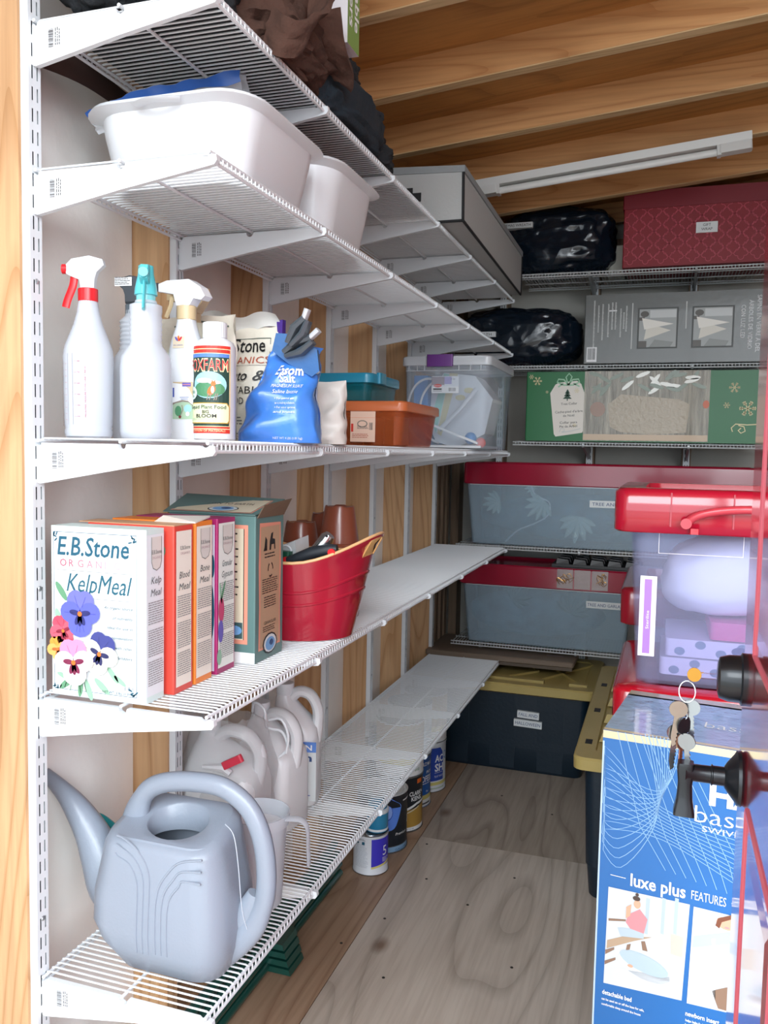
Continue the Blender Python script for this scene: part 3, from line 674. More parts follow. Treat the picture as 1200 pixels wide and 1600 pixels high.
MB().loft([sec(.012, .05, .004, z) for z in (-.01, .018)]).xf(Matrix.Translation((.086, -.05, .058))).build('latch', tll, t, smooth=True)
# ---- clear latching bin with purple latch and toys
clr = M('clear_bin', (.80, .86, .93), .12, trans=.86, coat=.4); clrl = M('clear_lid', (.82, .86, .9), .2, trans=.35)
BX0, BX1, BY0, BY1 = .062, .372, 1.70, 2.16
t = bin_('latch_bin', 'large clear plastic bin with a purple latch, baby toys inside', BX0, BX1, BY0, BY1, Z3, 1.612, clr, clrl, .02, .014, .006, wall=.002)
W_, D_ = BX1-BX0, BY1-BY0
MB().loft([sec(.09, .014, .004, z) for z in (-.006, .034)]).xf(Matrix.Translation((-.018, -D_/2-.004, .282))).build('latch', M('purple_plastic', '6c3a86', .35), t, smooth=True)
b = MB()
for x in (-.13, -.10, -.075, .045, .085, .12): b.box(x-.001, x+.001, -D_/2+.004, -D_/2+.014, .262, .296)
b.box(-.14, .14, -D_/2+.004, -D_/2+.008, .262, .264); b.build('rim_rib', clrl, t)
P = Print(xz(-.05, -D_/2+.0122, .0)); P.rect(0, .188, .095, .245, WHT, 1); P.rect(0, .215, .045, .243, M('print_mauve', '9a8a92', .5), 2); P.rect(.045, .218, .07, .243, M('print_lilac', 'aea6d6', .5), 2); P.ell(.022, .213, .014, .006, redr, 3); P.text('Sterilite', .022, .211, .004, WHT, 4, al='c', wd=.022); P.rect(.006, .199, .036, .204, BLK, 3); P.para(.006, .190, .04, .197, .003, INK, 3); P.barcode(.06, .194, .085, .206, INK, 3); P.text('66 Qt', .065, .233, .005, INK, 3); P.build('label', t)
zb = Z3+.004
t = thing('toy_activity_arch', 'white rings and arches of a baby toy inside the clear latch bin', 'toy', (.2, 1.8, zb))
for k, (cx_, rx, y_) in enumerate(((-.05, .075, -.065), (.0, .085, -.05))):
    MB().tube([(cx_+rx*math.cos(a), y_, .125+.11*math.sin(a)) for a in [PI*.45+PI*1.0*i/20 for i in range(21)]], .004, 8).build('ring', wpl, t, smooth=True)
MB().tube([(-.01, -.06, .06), (.06, -.055, .13), (.115, -.05, .20)], .008, 8).build('arm', wpl, t, smooth=True)
t = thing('infant_lounger', 'white molded baby seat panel with pastel stripes inside the clear latch bin', 'toy', (.235, 1.9, zb))
b = MB(); b.prism([(-.075, .02), (.0, -.0), (.10, .05), (.125, .17), (.06, .25), (-.05, .262), (-.095, .19), (-.10, .08)], lambda a, c, q: (a, q, c), -.09, .08); b.build('shell', wpl, t, smooth=True)
P = Print(lambda u, v, d: (u, -.0905-d, v)); P.poly([(-.095, .10), (-.075, .05), (-.03, .255), (-.05, .26)], M('print_mint', 'a5e0cf', .5), 1); P.poly([(-.07, .05), (-.055, .04), (.0, .258), (-.03, .26)], M('print_khaki', 'e0d6a8', .5), 1); P.ell(.04, .2, .018, .01, M('print_khaki'), 1); P.ell(.01, .175, .018, .01, M('print_khaki'), 1); P.ell(.02, .15, .006, .003, M('print_mint'), 1); P.build('pattern', t)
for k, (x, z, r1, c, lb) in enumerate(((.30, .045, .021, '3f8fd0', 'blue toy ball in the bottom of the clear latch bin'), (.335, .030, .018, 'ee6d62', 'coral toy ball in the corner of the clear latch bin'))):
    tag(MB().ball((0, 0, 0), r1, 16).build('toy_ball', M('ball_'+c, c, .3), None, True), lb, 'ball', None, (x, 1.745, zb+r1+(.012 if k == 0 else 0)))
t = thing('folded_play_mat', 'blue folded sheet standing at the left of the clear latch bin', 'play mat', (.115, 1.80, zb)); MB().box(-.03, .02, -.02, .2, 0, .25).build('mat', M('mat_blue', '3f8bd0', .5), t)
t = thing('white_tray', 'thin white tray slanting down inside the clear latch bin', 'tray', (.2, 1.73, zb))
MB().hexa([(-.115, -.012, .105), (.13, -.012, .012), (.13, .0, .012), (-.115, .0, .105), (-.115, -.012, .113), (.13, -.012, .02), (.13, .0, .02), (-.115, 0, .113)]).build('tray', wpl, t)
MB().box(-.12, .14, -.012, .3, 0, .008).build('tray_base', wpl, t)

# ================================================================ shelf 2: tubs
Z2 = S2+.0035
def tub(label, x0, x1, y0, y1, h_, rotz=0):
    W, Dp = x1-x0, y1-y0; t = thing('dish_tub', label, 'tub', ((x0+x1)/2, (y0+y1)/2, Z2), rotz, 'white plastic dish tubs')
    def bul(z, k, rr_=.07):   # rim bows up at the ends
        return [(x, y, z+.010*max(0, (abs(y)/(Dp/2)-.2))**2*(1 if z > h_*.8 else 0)) for x, y, z in sec(W-2*k, Dp-2*k, rr_, z, 6)]
    b = MB(); b.loft([bul(0, .045, .05), bul(.003, .040, .05), bul(h_*.75, .022, .06), bul(h_-.012, .017), bul(h_-.006, .0), bul(h_, .003), bul(h_, .010), bul(h_-.010, .018), bul(.006, .042, .05)], True, True)
    b.build('tub_body', wpl, t, smooth=50)
    b = MB()
    for s_ in (-1, 1): MB().tube(cr([(s_*(-.04), s_*(Dp/2-.004), h_-.004), (0, s_*(Dp/2+.012), h_-.006), (s_*.04, s_*(Dp/2-.004), h_-.004)], 4), [(.003, .010)]*9, 8).build('rim_grip', wpl, t, smooth=True)
    return t
tub('large white plastic dish tub with a clear zip bag in it', -.005, .322, .085, .425, .118)
tub('smaller white plastic dish tub behind the large one', .03, .315, .447, .765, .140)
zb_ = M('clear_film', (.80, .83, .88), .15, trans=.62, bump=.5, bscale=20, coat=.5)
t = thing('zip_bag', 'clear plastic zip bag with a blue zipper lying on the large tub', 'plastic bag', (.1, .2, Z2+.1))
o_ = Vector((.1, .2, Z2+.1))
tl = pt(133, 177, 1, .14)-o_; tm = pt(215, 140, 1, .17)-o_; tr_ = pt(376, 108, 1, .24)-o_; br_ = pt(384, 172, 1, .24)-o_; bl_ = pt(160, 185, 1, .14)-o_
def zf(a, b_):
    top = tl.lerp(tm, a*2.4) if a < .417 else tm.lerp(tr_, (a-.417)/.583)
    bot = bl_.lerp(br_, a)+Vector((0, -.01, -.03)); p = top.lerp(bot, b_)
    return tuple(p+Vector((0, .012*noise.noise(Vector((a*7, b_*4, 1))), .004*noise.noise(Vector((a*9, b_*6, 5))))))
MB().grid(zf, 24, 8).build('film_front', zb_, t, smooth=True)
MB().grid(lambda a, b_: tuple(Vector(zf(a, b_))+Vector((0, .02+.03*b_, .006-.01*b_))), 24, 8).build('film_back', zb_, t, smooth=True)
zm = M('zipper_blue', '3f6fc4', .4)
MB().grid(lambda a, b_: tuple(Vector(zf(a, b_*.22+.02))+Vector((0, -.0015, 0))), 24, 2).build('zipper_strip', zm, t, smooth=True)
t = tag(MB().tube([pt(312+13*math.cos(a), 176-13*math.sin(a), 1, .13) for a in [PI*i/12 for i in range(13)]], .0022, 6).build('wire_loop', wpl, None, True), 'small white plastic loop poking out of the large white tub', 'hook')
t = thing('orange_lid', 'orange round lid showing above the rim of the smaller tub', 'lid', (.2, .62, Z2+.131)); cyl_solid(MB(), .07, 0, .016).build('lid_disc', M('orange_lid2', 'dd6a2c', .4), t, smooth=True)
tag(MB().lathe([(.05, 0), (.062, .12), (.064, .12), (.058, .118), (.0475, .003)], 24, cap0=True, cap1=True).build('inner_pot', wpl, None, True), 'white round pot inside the smaller tub under the orange lid', 'pot', None, (.2, .62, Z2+.006))

# ================================================================ shelf 1: fabrics, planter box, storage box
Z1 = S1+.0035
felt = M('brown_felt', '4b3228', .95, bump=.3, bscale=120, var=.15, vscale=9); feltd = M('black_felt', '23262a', .95, bump=.5, bscale=80, var=.2, vscale=9)
def blob(name, label, cat, c, size, mt, seed, amp=.25, n=72, sq=.6, zmin=0, fq=3.0, group=None, smooth=75, fold=0):
    t = thing(name, label, cat, c, 0, group)
    def f(a, b):
        th = 2*PI*a; ph = PI*(b-.5); s_ = lambda v: math.copysign(abs(v)**sq, v)
        d = Vector((s_(math.cos(th))*s_(math.cos(ph)), s_(math.sin(th))*s_(math.cos(ph)), s_(math.sin(ph))))
        q = d*fq+Vector((seed, seed*.7, 0)); k = 1+amp*noise.noise(q)+amp*.5*noise.noise(q*2.3)
        if fold: k += fold*(abs(noise.noise(q*1.7+Vector((5, 0, 0))))-.2)
        p = Vector((d.x*size[0]/2, d.y*size[1]/2, d.z*size[2]/2))*k; p.z += size[2]/2
        return (p.x, p.y, max(zmin, p.z))
    MB().grid(lambda a, b: f(a % 1.0, max(.001, min(.999, b))), n, n//2).build('bag_body', mt, t, smooth=smooth)
    return t
tag(MB().grid(lambda a, b: (.015+.275*a, .02+1.16*b, Z1+.003+.002*noise.noise(Vector((a*6, b*20, 3)))), 12, 40).grid(lambda a, b: (.015+.275*a, .02+1.16*b, Z1+.0006), 2, 2).build('added_dark_sheet', feltd, None, True), 'flat black sheet added on the top shelf to darken its wire gaps', 'fabric')  # added underlay; makes the gaps between the shelf wires read black
Z1 += .0065
blob('fabric_bundle', 'black fabric bundle at the near end of the top shelf', 'fabric', (.125, .12, Z1), (.255, .23, .24), feltd, 2, .15)
# strips of brown felt (folded fabric planters)
def drape(name, label, pts, wd, th, mt, seed):
    """felt band following a path of centre points with a width direction"""
    t = thing(name, label, 'fabric planter', tuple(pts[0][0]), 0, 'brown felt planters'); o = Vector(pts[0][0]); secs = []
    C_ = cr([p for p, d in pts], 6); Dv = cr([d for p, d in pts], 6)
    for i, (p, d) in enumerate(zip(C_, Dv)):
        d = d.normalized(); tg = (C_[min(i+1, len(C_)-1)]-C_[max(i-1, 0)]).normalized(); nn = tg.cross(d).normalized(); L_ = []
        for j in range(9):
            a = j/8-.5; w2 = noise.noise(Vector((i*.3, j*.6, seed)))*.008; L_.append(p-o+d*wd*a+nn*(th/2+w2))
        for j in range(8, -1, -1):
            a = j/8-.5; w2 = noise.noise(Vector((i*.3, j*.6, seed)))*.008; L_.append(p-o+d*wd*a+nn*(-th/2+w2))
        secs.append(L_)
    MB().loft(secs).build('felt_band', mt, t, smooth=70); return t
blob('fabric_planter', 'brown felt planter bag slumped at the near part of the top shelf', 'fabric planter', (.19, .33, Z1), (.25, .26, .17), felt, 7, .18, fold=.25, group='brown felt planters')

def PX(a, b, y): return pt(a, b, 1, y)
drape('fabric_planter', 'wide brown felt band folded over near the front of the top shelf', [(PX(420, 40, .20), V((.3, 0, 1))), (PX(445, 60, .19), V((.5, 0, 1))), (PX(478, 55, .22), V((.6, -.2, 1))), (PX(500, 20, .26), V((1, 0, .6))), (PX(515, -20, .28), V((1, 0, .2)))], .06, .008, felt, 1)
drape('fabric_planter', 'brown felt band hanging just over the front lip of the top shelf', [(PX(425, 50, .24), V((.2, .8, .6))), (PX(450, 75, .26), V((.2, .8, .6))), (PX(470, 95, .30), V((.3, .8, .5))), (PX(490, 112, .36), V((.4, .9, .3)))], .075, .008, felt, 5)
drape('fabric_planter', 'tall brown felt flap curling beside the white planter box', [(PX(500, 18, .36), V((.8, .3, .2))), (PX(503, 45, .37), V((.8, .3, .1))), (PX(508, 75, .39), V((.9, .3, 0))), (PX(522, 108, .44), V((.8, .4, -.2))), (PX(525, 122, .46), V((.6, .5, -.5)))], .075, .008, felt, 9)
tag(MB().grid(lambda a, b: (-.035+.012*math.sin(5*a), .03+.30*a, 1.945-(.062-.03*a)*b), 12, 4).build('felt_flap', M('brown_felt_dark', '3f2a24', .95), None, True), 'dark brown felt edge drooping behind the top shelf by the wall', 'fabric')
# white box with a green printed edge standing behind the felt
t = thing('planter_box', 'white cardboard box with a green printed edge standing on the navy fabric', 'box', (.205, .44, Z1+.112), 0)
cardw = M('white_card', 'e9e6ea', .5)
MB().box(0, .132, 0, .062, 0, .27).build('box_body', cardw, t)
gr = M('planter_green', '7c9c55', .5)
P = Print(yz(.132, 0, 0)); P.rect(0, 0, .062, .27, gr, 1)
P.text('vegetable', .036, .205, .021, WHT, 3, rot=-PI/2, wd=.17, bold=.02); P.text('planters', .008, .180, .021, WHT, 3, rot=-PI/2, wd=.145, bold=.02); P.build('green_panel', t)
blob('fabric_bundle', 'dark navy fabric bag under the white planter box', 'fabric', (.195, .615, Z1), (.24, .36, .112), M('navy_fabric', '1d2730', .9, bump=.4, bscale=60), 13, .12, fold=.12, sq=.45)
blob('fabric_bundle', 'black ruffled fabric on the navy bag beyond the white planter box', 'fabric', (.20, .63, Z1+.10), (.16, .12, .08), feltd, 23, .15, fold=.15)
blob('fabric_bundle', 'black knotted fabric lying low beyond the navy bag', 'fabric', (.205, .845, Z1), (.17, .12, .07), feltd, 29, .15, fold=.15)
a = PX(568, 195, .88); e = PX(598, 221, .92)
t = thing('copper_rod', 'copper coloured rod with a black hooked tip sticking out of the fabric', 'rod', tuple(a)); MB().tube([(0, 0, 0), tuple(e-a)], .0035, 8).build('rod_shaft', M('copper', 'a5765c', .4, .5), t, True)
MB().ball(tuple(e-a), .009, 10).build('tip', BLK, t, True)
blob('terracotta_bag', 'pinkish tan cloth bundle between the black fabric and grey box', 'fabric', (.12, 1.08, Z1), (.2, .18, .05), M('tan_cloth', 'a88574', .8), 33, .2)
# grey fabric storage box with black piping
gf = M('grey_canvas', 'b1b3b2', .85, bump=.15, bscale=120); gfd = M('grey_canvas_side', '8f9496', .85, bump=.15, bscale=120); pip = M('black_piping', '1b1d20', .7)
t = thing('fabric_storage_box', 'long grey canvas storage box with black piping overhanging the top shelf', 'storage box', (.2, 1.27, Z1-.002))
q = [(-.16, 0, 0), (.168, 0, .0), (.143, 1.14, 0), (-.16, 1.14, 0), (-.16, 0, .155), (.166, 0, .142), (.143, 1.14, .165), (-.16, 1.14, .165)]
b = MB().mat(gf); b.hexa(q); b.build('canvas_body', None, t)
for i, j in ((0, 1), (1, 2), (4, 5), (5, 6), (1, 5), (2, 6), (0, 4), (3, 7), (7, 4), (6, 7)): MB().tube([q[i], q[j]], .0042, 6).build('piping', pip, t, True)
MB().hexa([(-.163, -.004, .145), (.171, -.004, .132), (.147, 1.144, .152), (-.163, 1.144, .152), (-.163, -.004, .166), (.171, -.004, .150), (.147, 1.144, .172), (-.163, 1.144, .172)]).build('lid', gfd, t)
P = Print(xz(0, -.0008, 0)); P.rect(-.03, .075, .02, .10, pip, 2); P.rect(.0, .06, .045, .085, pip, 3); P.build('handle_patch', t)
# ================================================================ shelf 4: meal boxes, bucket, pots
Z4 = S4+.0035
def carton(name, label, x0, x1, y0, y1, z, h_, mt, topmt=None, cat='box', group=None):
    t = thing(name, label, cat, (x0, y0, z), 0, group)
    W, Dp = x1-x0, y1-y0
    MB().loft([[(p[0]+W/2, p[1]+Dp/2, p[2]) for p in sec(W, Dp, .002, q, 2)] for q in (0, h_)]).build('carton', mt, t)
    return t, xz(0, 0, 0), yz(W, 0, 0)
mint = M('carton_mint', 'd3e6e3', .4); tealp = M('print_teal', '13566e', .5); pinkp = M('print_rose', 'c24a72', .5); paper = M('print_paper', 'efe9dd', .5); navyp = M('print_navy', '2c4a7a', .5)
t, fr, sd = carton('meal_box', 'pale blue kelp meal box with a pansy bouquet on its front', .022, .196, .000, .050, Z4, .268, mint)
P = Print(fr); P.rect(.004, .006, .160, .262, M('print_white2', 'd3dadb', .5), 1); P.frame(.0055, .0085, .158, .259, .0007, tealp, 2)
P.text('E.B.Stone', .079, .223, .029, tealp, 3, al='c', wd=.132, shear=.15, bold=.012)
for k, ch in enumerate('ORGANICS'): P.text(ch, .018+k*.0167, .205, .0115, M('print_org%d' % k, (.42+.02*k, .05+.055*k, .12+.055*k), .5), 3)
P.rect(.012, .1985, .15, .199, INK, 2); P.text('KelpMeal', .090, .166, .029, M('print_teal2', '155a6e', .5), 3, al='c', wd=.120, shear=.3); P.rect(.04, .1565, .153, .157, INK, 2)
for k, s_ in enumerate(('An organic source', 'of nutrients', 'Ideal for use in', 'combination', 'with other', 'fertilizers.')): P.text(s_, .151, .143-.0155*k, .0048, M('print_steel', '3f5f70', .5), 3, al='r', shear=.35, wd=(.052, .036, .046, .038, .032, .028)[k])
P.text('1-0-1', .152, .018, .006, tealp, 3, al='r'); P.text('NET WT. 3 lbs. (1.39 kg)', .154, .0105, .0042, tealp, 3, al='r', wd=.058)
def pansy(cu, cv, r, c1, c2, c3, l, rot=0, fc=1.0):
    m1, m2, m3 = [M('petal_'+c, c, .5) for c in (c1, c2, c3)]
    def e(a, d, ru, rv, mt, ll): P.ell(cu+r*d*math.cos(a+rot)*fc, cv+r*d*math.sin(a+rot), r*ru, r*rv, mt, ll, 14, a+rot)
    e(1.95, .52, .52, .48, m1, l); e(1.15, .52, .52, .48, m1, l+1); e(3.05, .48, .52, .46, m2, l+2); e(.1, .48, .52, .46, m2, l+2); e(-1.57, .48, .52, .60, m2, l+3)
    for a in (3.0, .14, -1.57, -1.1, -2.0): e(a, .27, .26, .12, m3, l+4)
    for a in (1.9, 1.2, 3.1, .05, -1.3, -1.8, -1.57): P.line([(cu+r*.3*math.cos(a+rot), cv+r*.3*math.sin(a+rot)), (cu+r*.8*math.cos(a+rot), cv+r*.8*math.sin(a+rot))], .0004, m3, l+4)
    P.ell(cu, cv, r*.11, r*.11, M('print_orange'), l+5)
lf = M('print_leaf', '5f9472', .5); lf2 = M('print_leaf2', '8fb9a0', .5)
for a, c, d, e in ((.006, .118, .034, 1.9), (.010, .165, .03, 2.2), (.02, .10, .03, 2.0), (.075, .09, .02, .4), (.105, .04, .026, -.9), (.118, .032, .022, -.6), (.02, .02, .03, -2.5), (.06, .012, .03, -1.2), (.085, .02, .03, -.7), (.045, .014, .025, -1.7), (.012, .03, .02, 2.8)): P.ell(a+.01, c, d*.6, d*.18, random.choice((lf, lf2)), 3, 12, e)
for a, e in ((.045, -1.9), (.05, -1.4), (.055, -1.2), (.04, -2.1)): P.line([(a, .05), (a+.03*math.cos(e), .05+.045*math.sin(e))], .0012, lf, 3)
pansy(.024, .102, .026, 'c8475f', 'd9576b', '8a1f3a', 4, .3); pansy(.014, .072, .021, 'f0973a', 'f2a85a', 'b5652a', 6, .2)
pansy(.057, .132, .037, '6a6fc9', '5a63c4', '262c6e', 10); pansy(.094, .072, .034, '3c4488', 'e8e2d0', '2a2f5e', 16, -.3); pansy(.048, .055, .037, 'd98bb8', 'f3e3ee', '7a2348', 24, .1)
for u, v in ((.012, .252), (.152, .252), (.152, .015), (.012, .015)):
    for k in range(5): P.ell(u+random.uniform(-.006, .006), v+random.uniform(-.006, .006), .004, .0012, tealp, 3, 8, random.random()*3)
P.build('front_print', t)
def side_print(t, sd, dep, h_, title, col, base=None, tab=True, inset=.003):
    P = Print(sd); P.rect(inset, .01, dep-inset, h_-.008, base or paper, 1)
    if tab: P.poly([(dep*.28, h_-.012)]+[(dep*.55+dep*.27*math.cos(a), h_-.052-.012*math.sin(a)) for a in [PI-PI*i/8*-1 if False else PI+PI*i/8 for i in range(9)][::1] if False]+[(dep*.28, h_-.050), (dep*.36, h_-.060), (dep*.55, h_-.064), (dep*.74, h_-.060), (dep*.82, h_-.050), (dep*.82, h_-.012)], M('tab_card', 'd8d5cf', .5), 2); P.line([(dep*.28, h_-.012), (dep*.28, h_-.050), (dep*.36, h_-.060), (dep*.55, h_-.064), (dep*.74, h_-.060), (dep*.82, h_-.050), (dep*.82, h_-.012)], .0012, M('tab_shadow', '6f6d6a', .6), 3)
    P.text('E.B.Stone', dep*.55, h_-.038, .006, INK, 4, al='c', wd=dep*.5); P.text('ORGANICS', dep*.55, h_-.046, .004, M('print_rosegrey', 'b49aa0', .5), 4, al='c', wd=dep*.5)
    a, b_ = title.split(); P.text(a, dep*.52, h_-.084, .011, INK, 4, al='c', wd=dep*.55, shear=.25); P.text(b_, dep*.52, h_-.103, .011, INK, 4, al='c', wd=dep*.6, shear=.25)
    for v1, v0 in ((h_-.112, h_-.15), (h_-.155, h_-.20), (h_-.204, .022)): P.para(inset+.003, v0, dep-inset-.002, v1, .0036, M('print_lightink', '8a8a8c', .5), 4, .38, .05)
    P.build('side_print', t)
side_print(t, sd, .050, .268, 'Kelp Meal', tealp, M('print_ice', 'e3e9ee', .4), inset=.002)
redc = M('carton_red', 'd9493c', .4); orgc = M('carton_orange', 'ea8430', .4); magc = M('carton_magenta', 'a32567', .4)
t, fr, sd = carton('meal_box', 'red edged blood meal box, second in the row of thin boxes', .045, .207, .060, .117, Z4, .269, redc)
P = Print(fr); P.rect(.004, .006, .142, .262, paper, 1); P.ell(.135, .23, .012, .012, lf, 2); P.frame(.13, .03, .141, .24, .0007, dg, 2); P.build('front_print', t); side_print(t, sd, .057, .269, 'Blood Meal', redr, tab=False, inset=.006)
MB().box(-.02, .160, .004, .054, .2692, .2705).build('top_flap', M('card_tan', 'c59a76', .6), t)
t, fr, sd = carton('meal_box', 'orange edged bone meal box with its top torn open, third in the row', .045, .207, .124, .179, Z4, .272, orgc)
side_print(t, sd, .055, .272, 'Bone Meal', org, inset=.003)
MB().hexa([(.09, -.012, .270), (.164, -.004, .270), (.160, .05, .276), (.09, .05, .27), (.11, -.014, .282), (.163, -.002, .272), (.160, .05, .279), (.09, .05, .273)]).build('top_flap', M('card_grey', 'd3cec6', .5), t)
t, fr, sd = carton('meal_box', 'magenta edged gypsum box with tulips on its side, fourth in the row', .045, .209, .192, .256, Z4, .272, magc)
side_print(t, sd, .064, .272, 'Granular Gypsum', pinkp, M('print_mintpale', 'e9efe9', .4), inset=.004)
P = Print(sd); P.ell(.012, .112, .010, .022, pinkp, 6); P.ell(.010, .075, .009, .020, M('print_purple'), 7); P.ell(.006, .03, .008, .014, lf2, 6); P.ell(.018, .145, .003, .020, lf, 6, 10, -.4); P.ell(.010, .142, .003, .02, lf2, 6, 10, .2); P.build('tulip_print', t)
P = Print(fr); P.rect(.10, .006, .159, .262, M('print_lavender', 'cfd0e4', .5), 1); P.ell(.152, .11, .007, .05, tealp, 2); P.ell(.155, .19, .004, .02, tealp, 2); P.build('front_print', t)
# teal box with a raised lid
tc = M('carton_teal', '5d7f7c', .45); kraft = M('print_kraft', 'b89a7c', .55); salm = M('print_salmon', 'e2977f', .5); crm = M('print_cream2', 'd9d0b6', .5)
t, fr, sd = carton('meal_box', 'larger teal and kraft box with an open lid between thin boxes and bucket', .055, .236, .282, .400, Z4, .272, tc)
MB().hexa([(-.01, -.004, .273), (.182, -.004, .273), (.186, .112, .296), (-.03, .112, .300), (-.01, -.004, .2745), (.182, -.004, .2745), (.186, .112, .298), (-.03, .112, .302)]).build('lid_flap', tc, t)
P = Print(lambda u, v, d: (u, -.004+v, .2746+v*.2+d)); P.frame(.0, .008, .170, .10, .003, salm, 1); P.rect(.004, .012, .166, .096, crm, 2); P.text('DOWN TO EARTH', .09, .06, .012, BLK, 3, al='c', wd=.11); P.ell(.10, .03, .032, .018, BLK, 3); P.ell(.10, .03, .029, .016, M('print_white2'), 4); P.ell(.10, .03, .022, .012, M('print_skyblue', '6fa3d3', .5), 5); P.ell(.105, .032, .01, .006, navyp, 6); P.build('lid_print', t)
MB().hexa([(.181, .004, .268), (.1815, .114, .268), (.20, .11, .30), (.192, .01, .292), (.183, .004, .268), (.1835, .114, .268), (.202, .11, .30), (.194, .01, .292)]).build('side_flap', M('card_brown', '6c5a48', .7), t)
P = Print(fr); P.rect(.11, .0, .181, .02, WHT, 1); P.rect(.10, .035, .166, .255, salm, 1); P.rect(.10, .043, .158, .248, crm, 2); P.line([(.158, .043+.205*k/24) if True else 0 for k in range(25)], .0015, BLK, 3); P.para(.12, .10, .15, .24, .014, BLK, 4, .2); P.rect(.10, .045, .156, .075, M('print_slate', '3c5a5c', .5), 3); P.ell(.14, .06, .015, .009, M('print_skyblue'), 4); P.build('front_print', t)
P = Print(sd); P.poly([(.014, .02), (.106, .02), (.104, .10), (.107, .17), (.104, .255), (.016, .258), (.013, .18), (.016, .1)], salm, 1); P.rect(.02, .024, .100, .250, kraft, 2)
P.poly([(.045, .205), (.045, .225), (.038, .232), (.034, .212), (.030, .205)], BLK, 4); P.poly([(.055, .205), (.056, .222), (.062, .236), (.07, .238), (.068, .226), (.078, .224), (.08, .205), (.076, .205), (.074, .215), (.063, .215), (.061, .205)], BLK, 4); P.para(.035, .185, .085, .20, .006, BLK, 4)
for a in range(3): P.line([(.06+.010*math.cos(2.1*a+q*.3), .168+.013*math.sin(2.1*a+q*.3)) for q in range(5)], .003, BLK, 4)
P.para(.026, .122, .095, .152, .0042, BLK, 4, .35, .1); P.para(.034, .094, .088, .118, .0045, BLK, 4, .35, .2); P.text('GRANULAR', .06, .066, .006, BLK, 4, al='c', wd=.05); P.para(.03, .048, .095, .062, .004, BLK, 4)
P.ell(.06, .028, .030, .020, BLK, 5); P.ell(.06, .028, .026, .017, M('print_white2'), 6); P.ell(.06, .027, .02, .013, M('print_skyblue'), 7); P.ell(.064, .029, .008, .006, navyp, 8); P.build('side_print', t)
# brown pots, upside down, nested
pot_m = M('brown_pot', '8c4b36', .28, coat=.35)
b = MB(); n = 40
def potsec(r, z, notch=0): return [((r)*math.cos(2*PI*j/n), (r)*math.sin(2*PI*j/n), z-(notch if (j//5) % 2 else 0)) for j in range(n)]
b.loft([potsec(.050, 0), potsec(.0505, .010), potsec(.0475, .012), potsec(.0465, .022), potsec(.036, .094, .0), potsec(.034, .1, .0025), potsec(.030, .098, .002), potsec(.012, .095)], False, True)
potM = b.mesh('pot', pot_m, 40)
ORD = 'first second third fourth fifth sixth seventh eighth ninth tenth eleventh twelfth thirteenth fourteenth'.split()
def pot_stack(x, y, n_, ztop, where, s=1.0, step=.0125):
    for k in range(n_):
        o = put('plant_pot', potM); z = ztop-.1*s-k*step
        tag(o, 'top upside down brown pot %s' % where if k == 0 else 'brown pot rim, %s from the top %s' % (ORD[k], where), 'plant pot', 'brown pots '+where, (x, y, z)); o.scale = (s, s, s)
in_a = 'of the tallest stack behind the bucket'; in_b = 'of the stack behind the trowel'; in_c = 'of the rear stack between two others'
pot_stack(.211, .760, 14, Z4+.2645, in_a, .98)
pot_stack(.108, .770, 10, Z4+.2225, in_b)
pot_stack(.118, .905, 10, Z4+.235, in_c, step=.013)
# oval party bucket with raised handle ends
bkred = M('bucket_red', 'a81e34', .2, coat=.35, var=.05); bkin = M('bucket_cream', 'e0ab6c', .35)
cx, cy = .190, .575
t = thing('party_bucket', 'red oval plastic bucket with cream inside full of garden hand tools', 'bucket', (cx, cy, Z4))
def el(a, rx, ry): return (rx*math.cos(a), ry*math.sin(a))
def rim(a): return .165+.070*max(0, abs(math.cos(a))-.25)**1.8*1.35
n = 48
def wall(f_, off=0.0, bands=True):
    L_ = []
    for j in range(n):
        a = 2*PI*j/n; h_ = rim(a)*f_; k = f_
        rx = .122+(.176-.122)*f_+.012*(f_ > .95)*abs(math.cos(a)) ; ry = .100+(.140-.100)*f_
        bd = .0022*(f_ in (.45, .47, .61, .63)) if bands else 0
        x, y = el(a, rx+off+bd, ry+off+bd); L_.append((x, y, h_+.001))
    return L_
fs_ = [0, .04, .12, .3, .44, .45, .47, .48, .6, .61, .63, .64, .8, .9, .97, 1.0]
# body with hand-hole on the right end: outer shell quads left out around the hole
def shell(b, off, flip=False):
    S_ = [wall(f, off) for f in fs_]; vs = [p for q in S_ for p in q]; fc = []
    for i in range(len(fs_)-1):
        for j in range(n):
            if 12 <= i <= 13 and (j in (n-2, n-1, 0, 1) or j in (n//2-2, n//2-1, n//2, n//2+1)): continue
            fc.append((i*n+j, i*n+(j+1) % n, (i+1)*n+(j+1) % n, (i+1)*n+j))
    b.add(vs, fc); return b
b = MB().mat(bkred); shell(b, 0); b.add([(*el(2*PI*j/n, .122, .1), .001) for j in range(n)], [tuple(range(n))]); b.build('bucket_body', None, t, smooth=True)
b = MB(); shell(b, -.003); b.build('bucket_lining', bkin, t, smooth=True)
MB().tube([V(p)+V((0, 0, .001)) for p in wall(1.0, -.0015)], .0032, 8, closed=True).build('rim', M('rim_cream', 'e9b984', .35), t, smooth=True)
for s_ in (1,):
    hp = []
    for i_, jr in ((12, range(-2, 3)), (14, range(2, -3, -1))):
        for j in jr: hp.append(V(wall(fs_[i_], -.0015)[j % n]))
    MB().tube(hp, .0018, 6, closed=True).build('handle_hole_rim', bkin, t, smooth=True)
st = M('polished_steel', 'c2c6c9', .15, .95)
def at5(px_, py_, y): return pt(px_, py_, 1, y)
o = at5(468, 890, .49); t = thing('garden_trowel', 'hand trowel with a shiny steel handle leaning in the bucket', 'trowel', tuple(o)); e = at5(516, 836, .50)
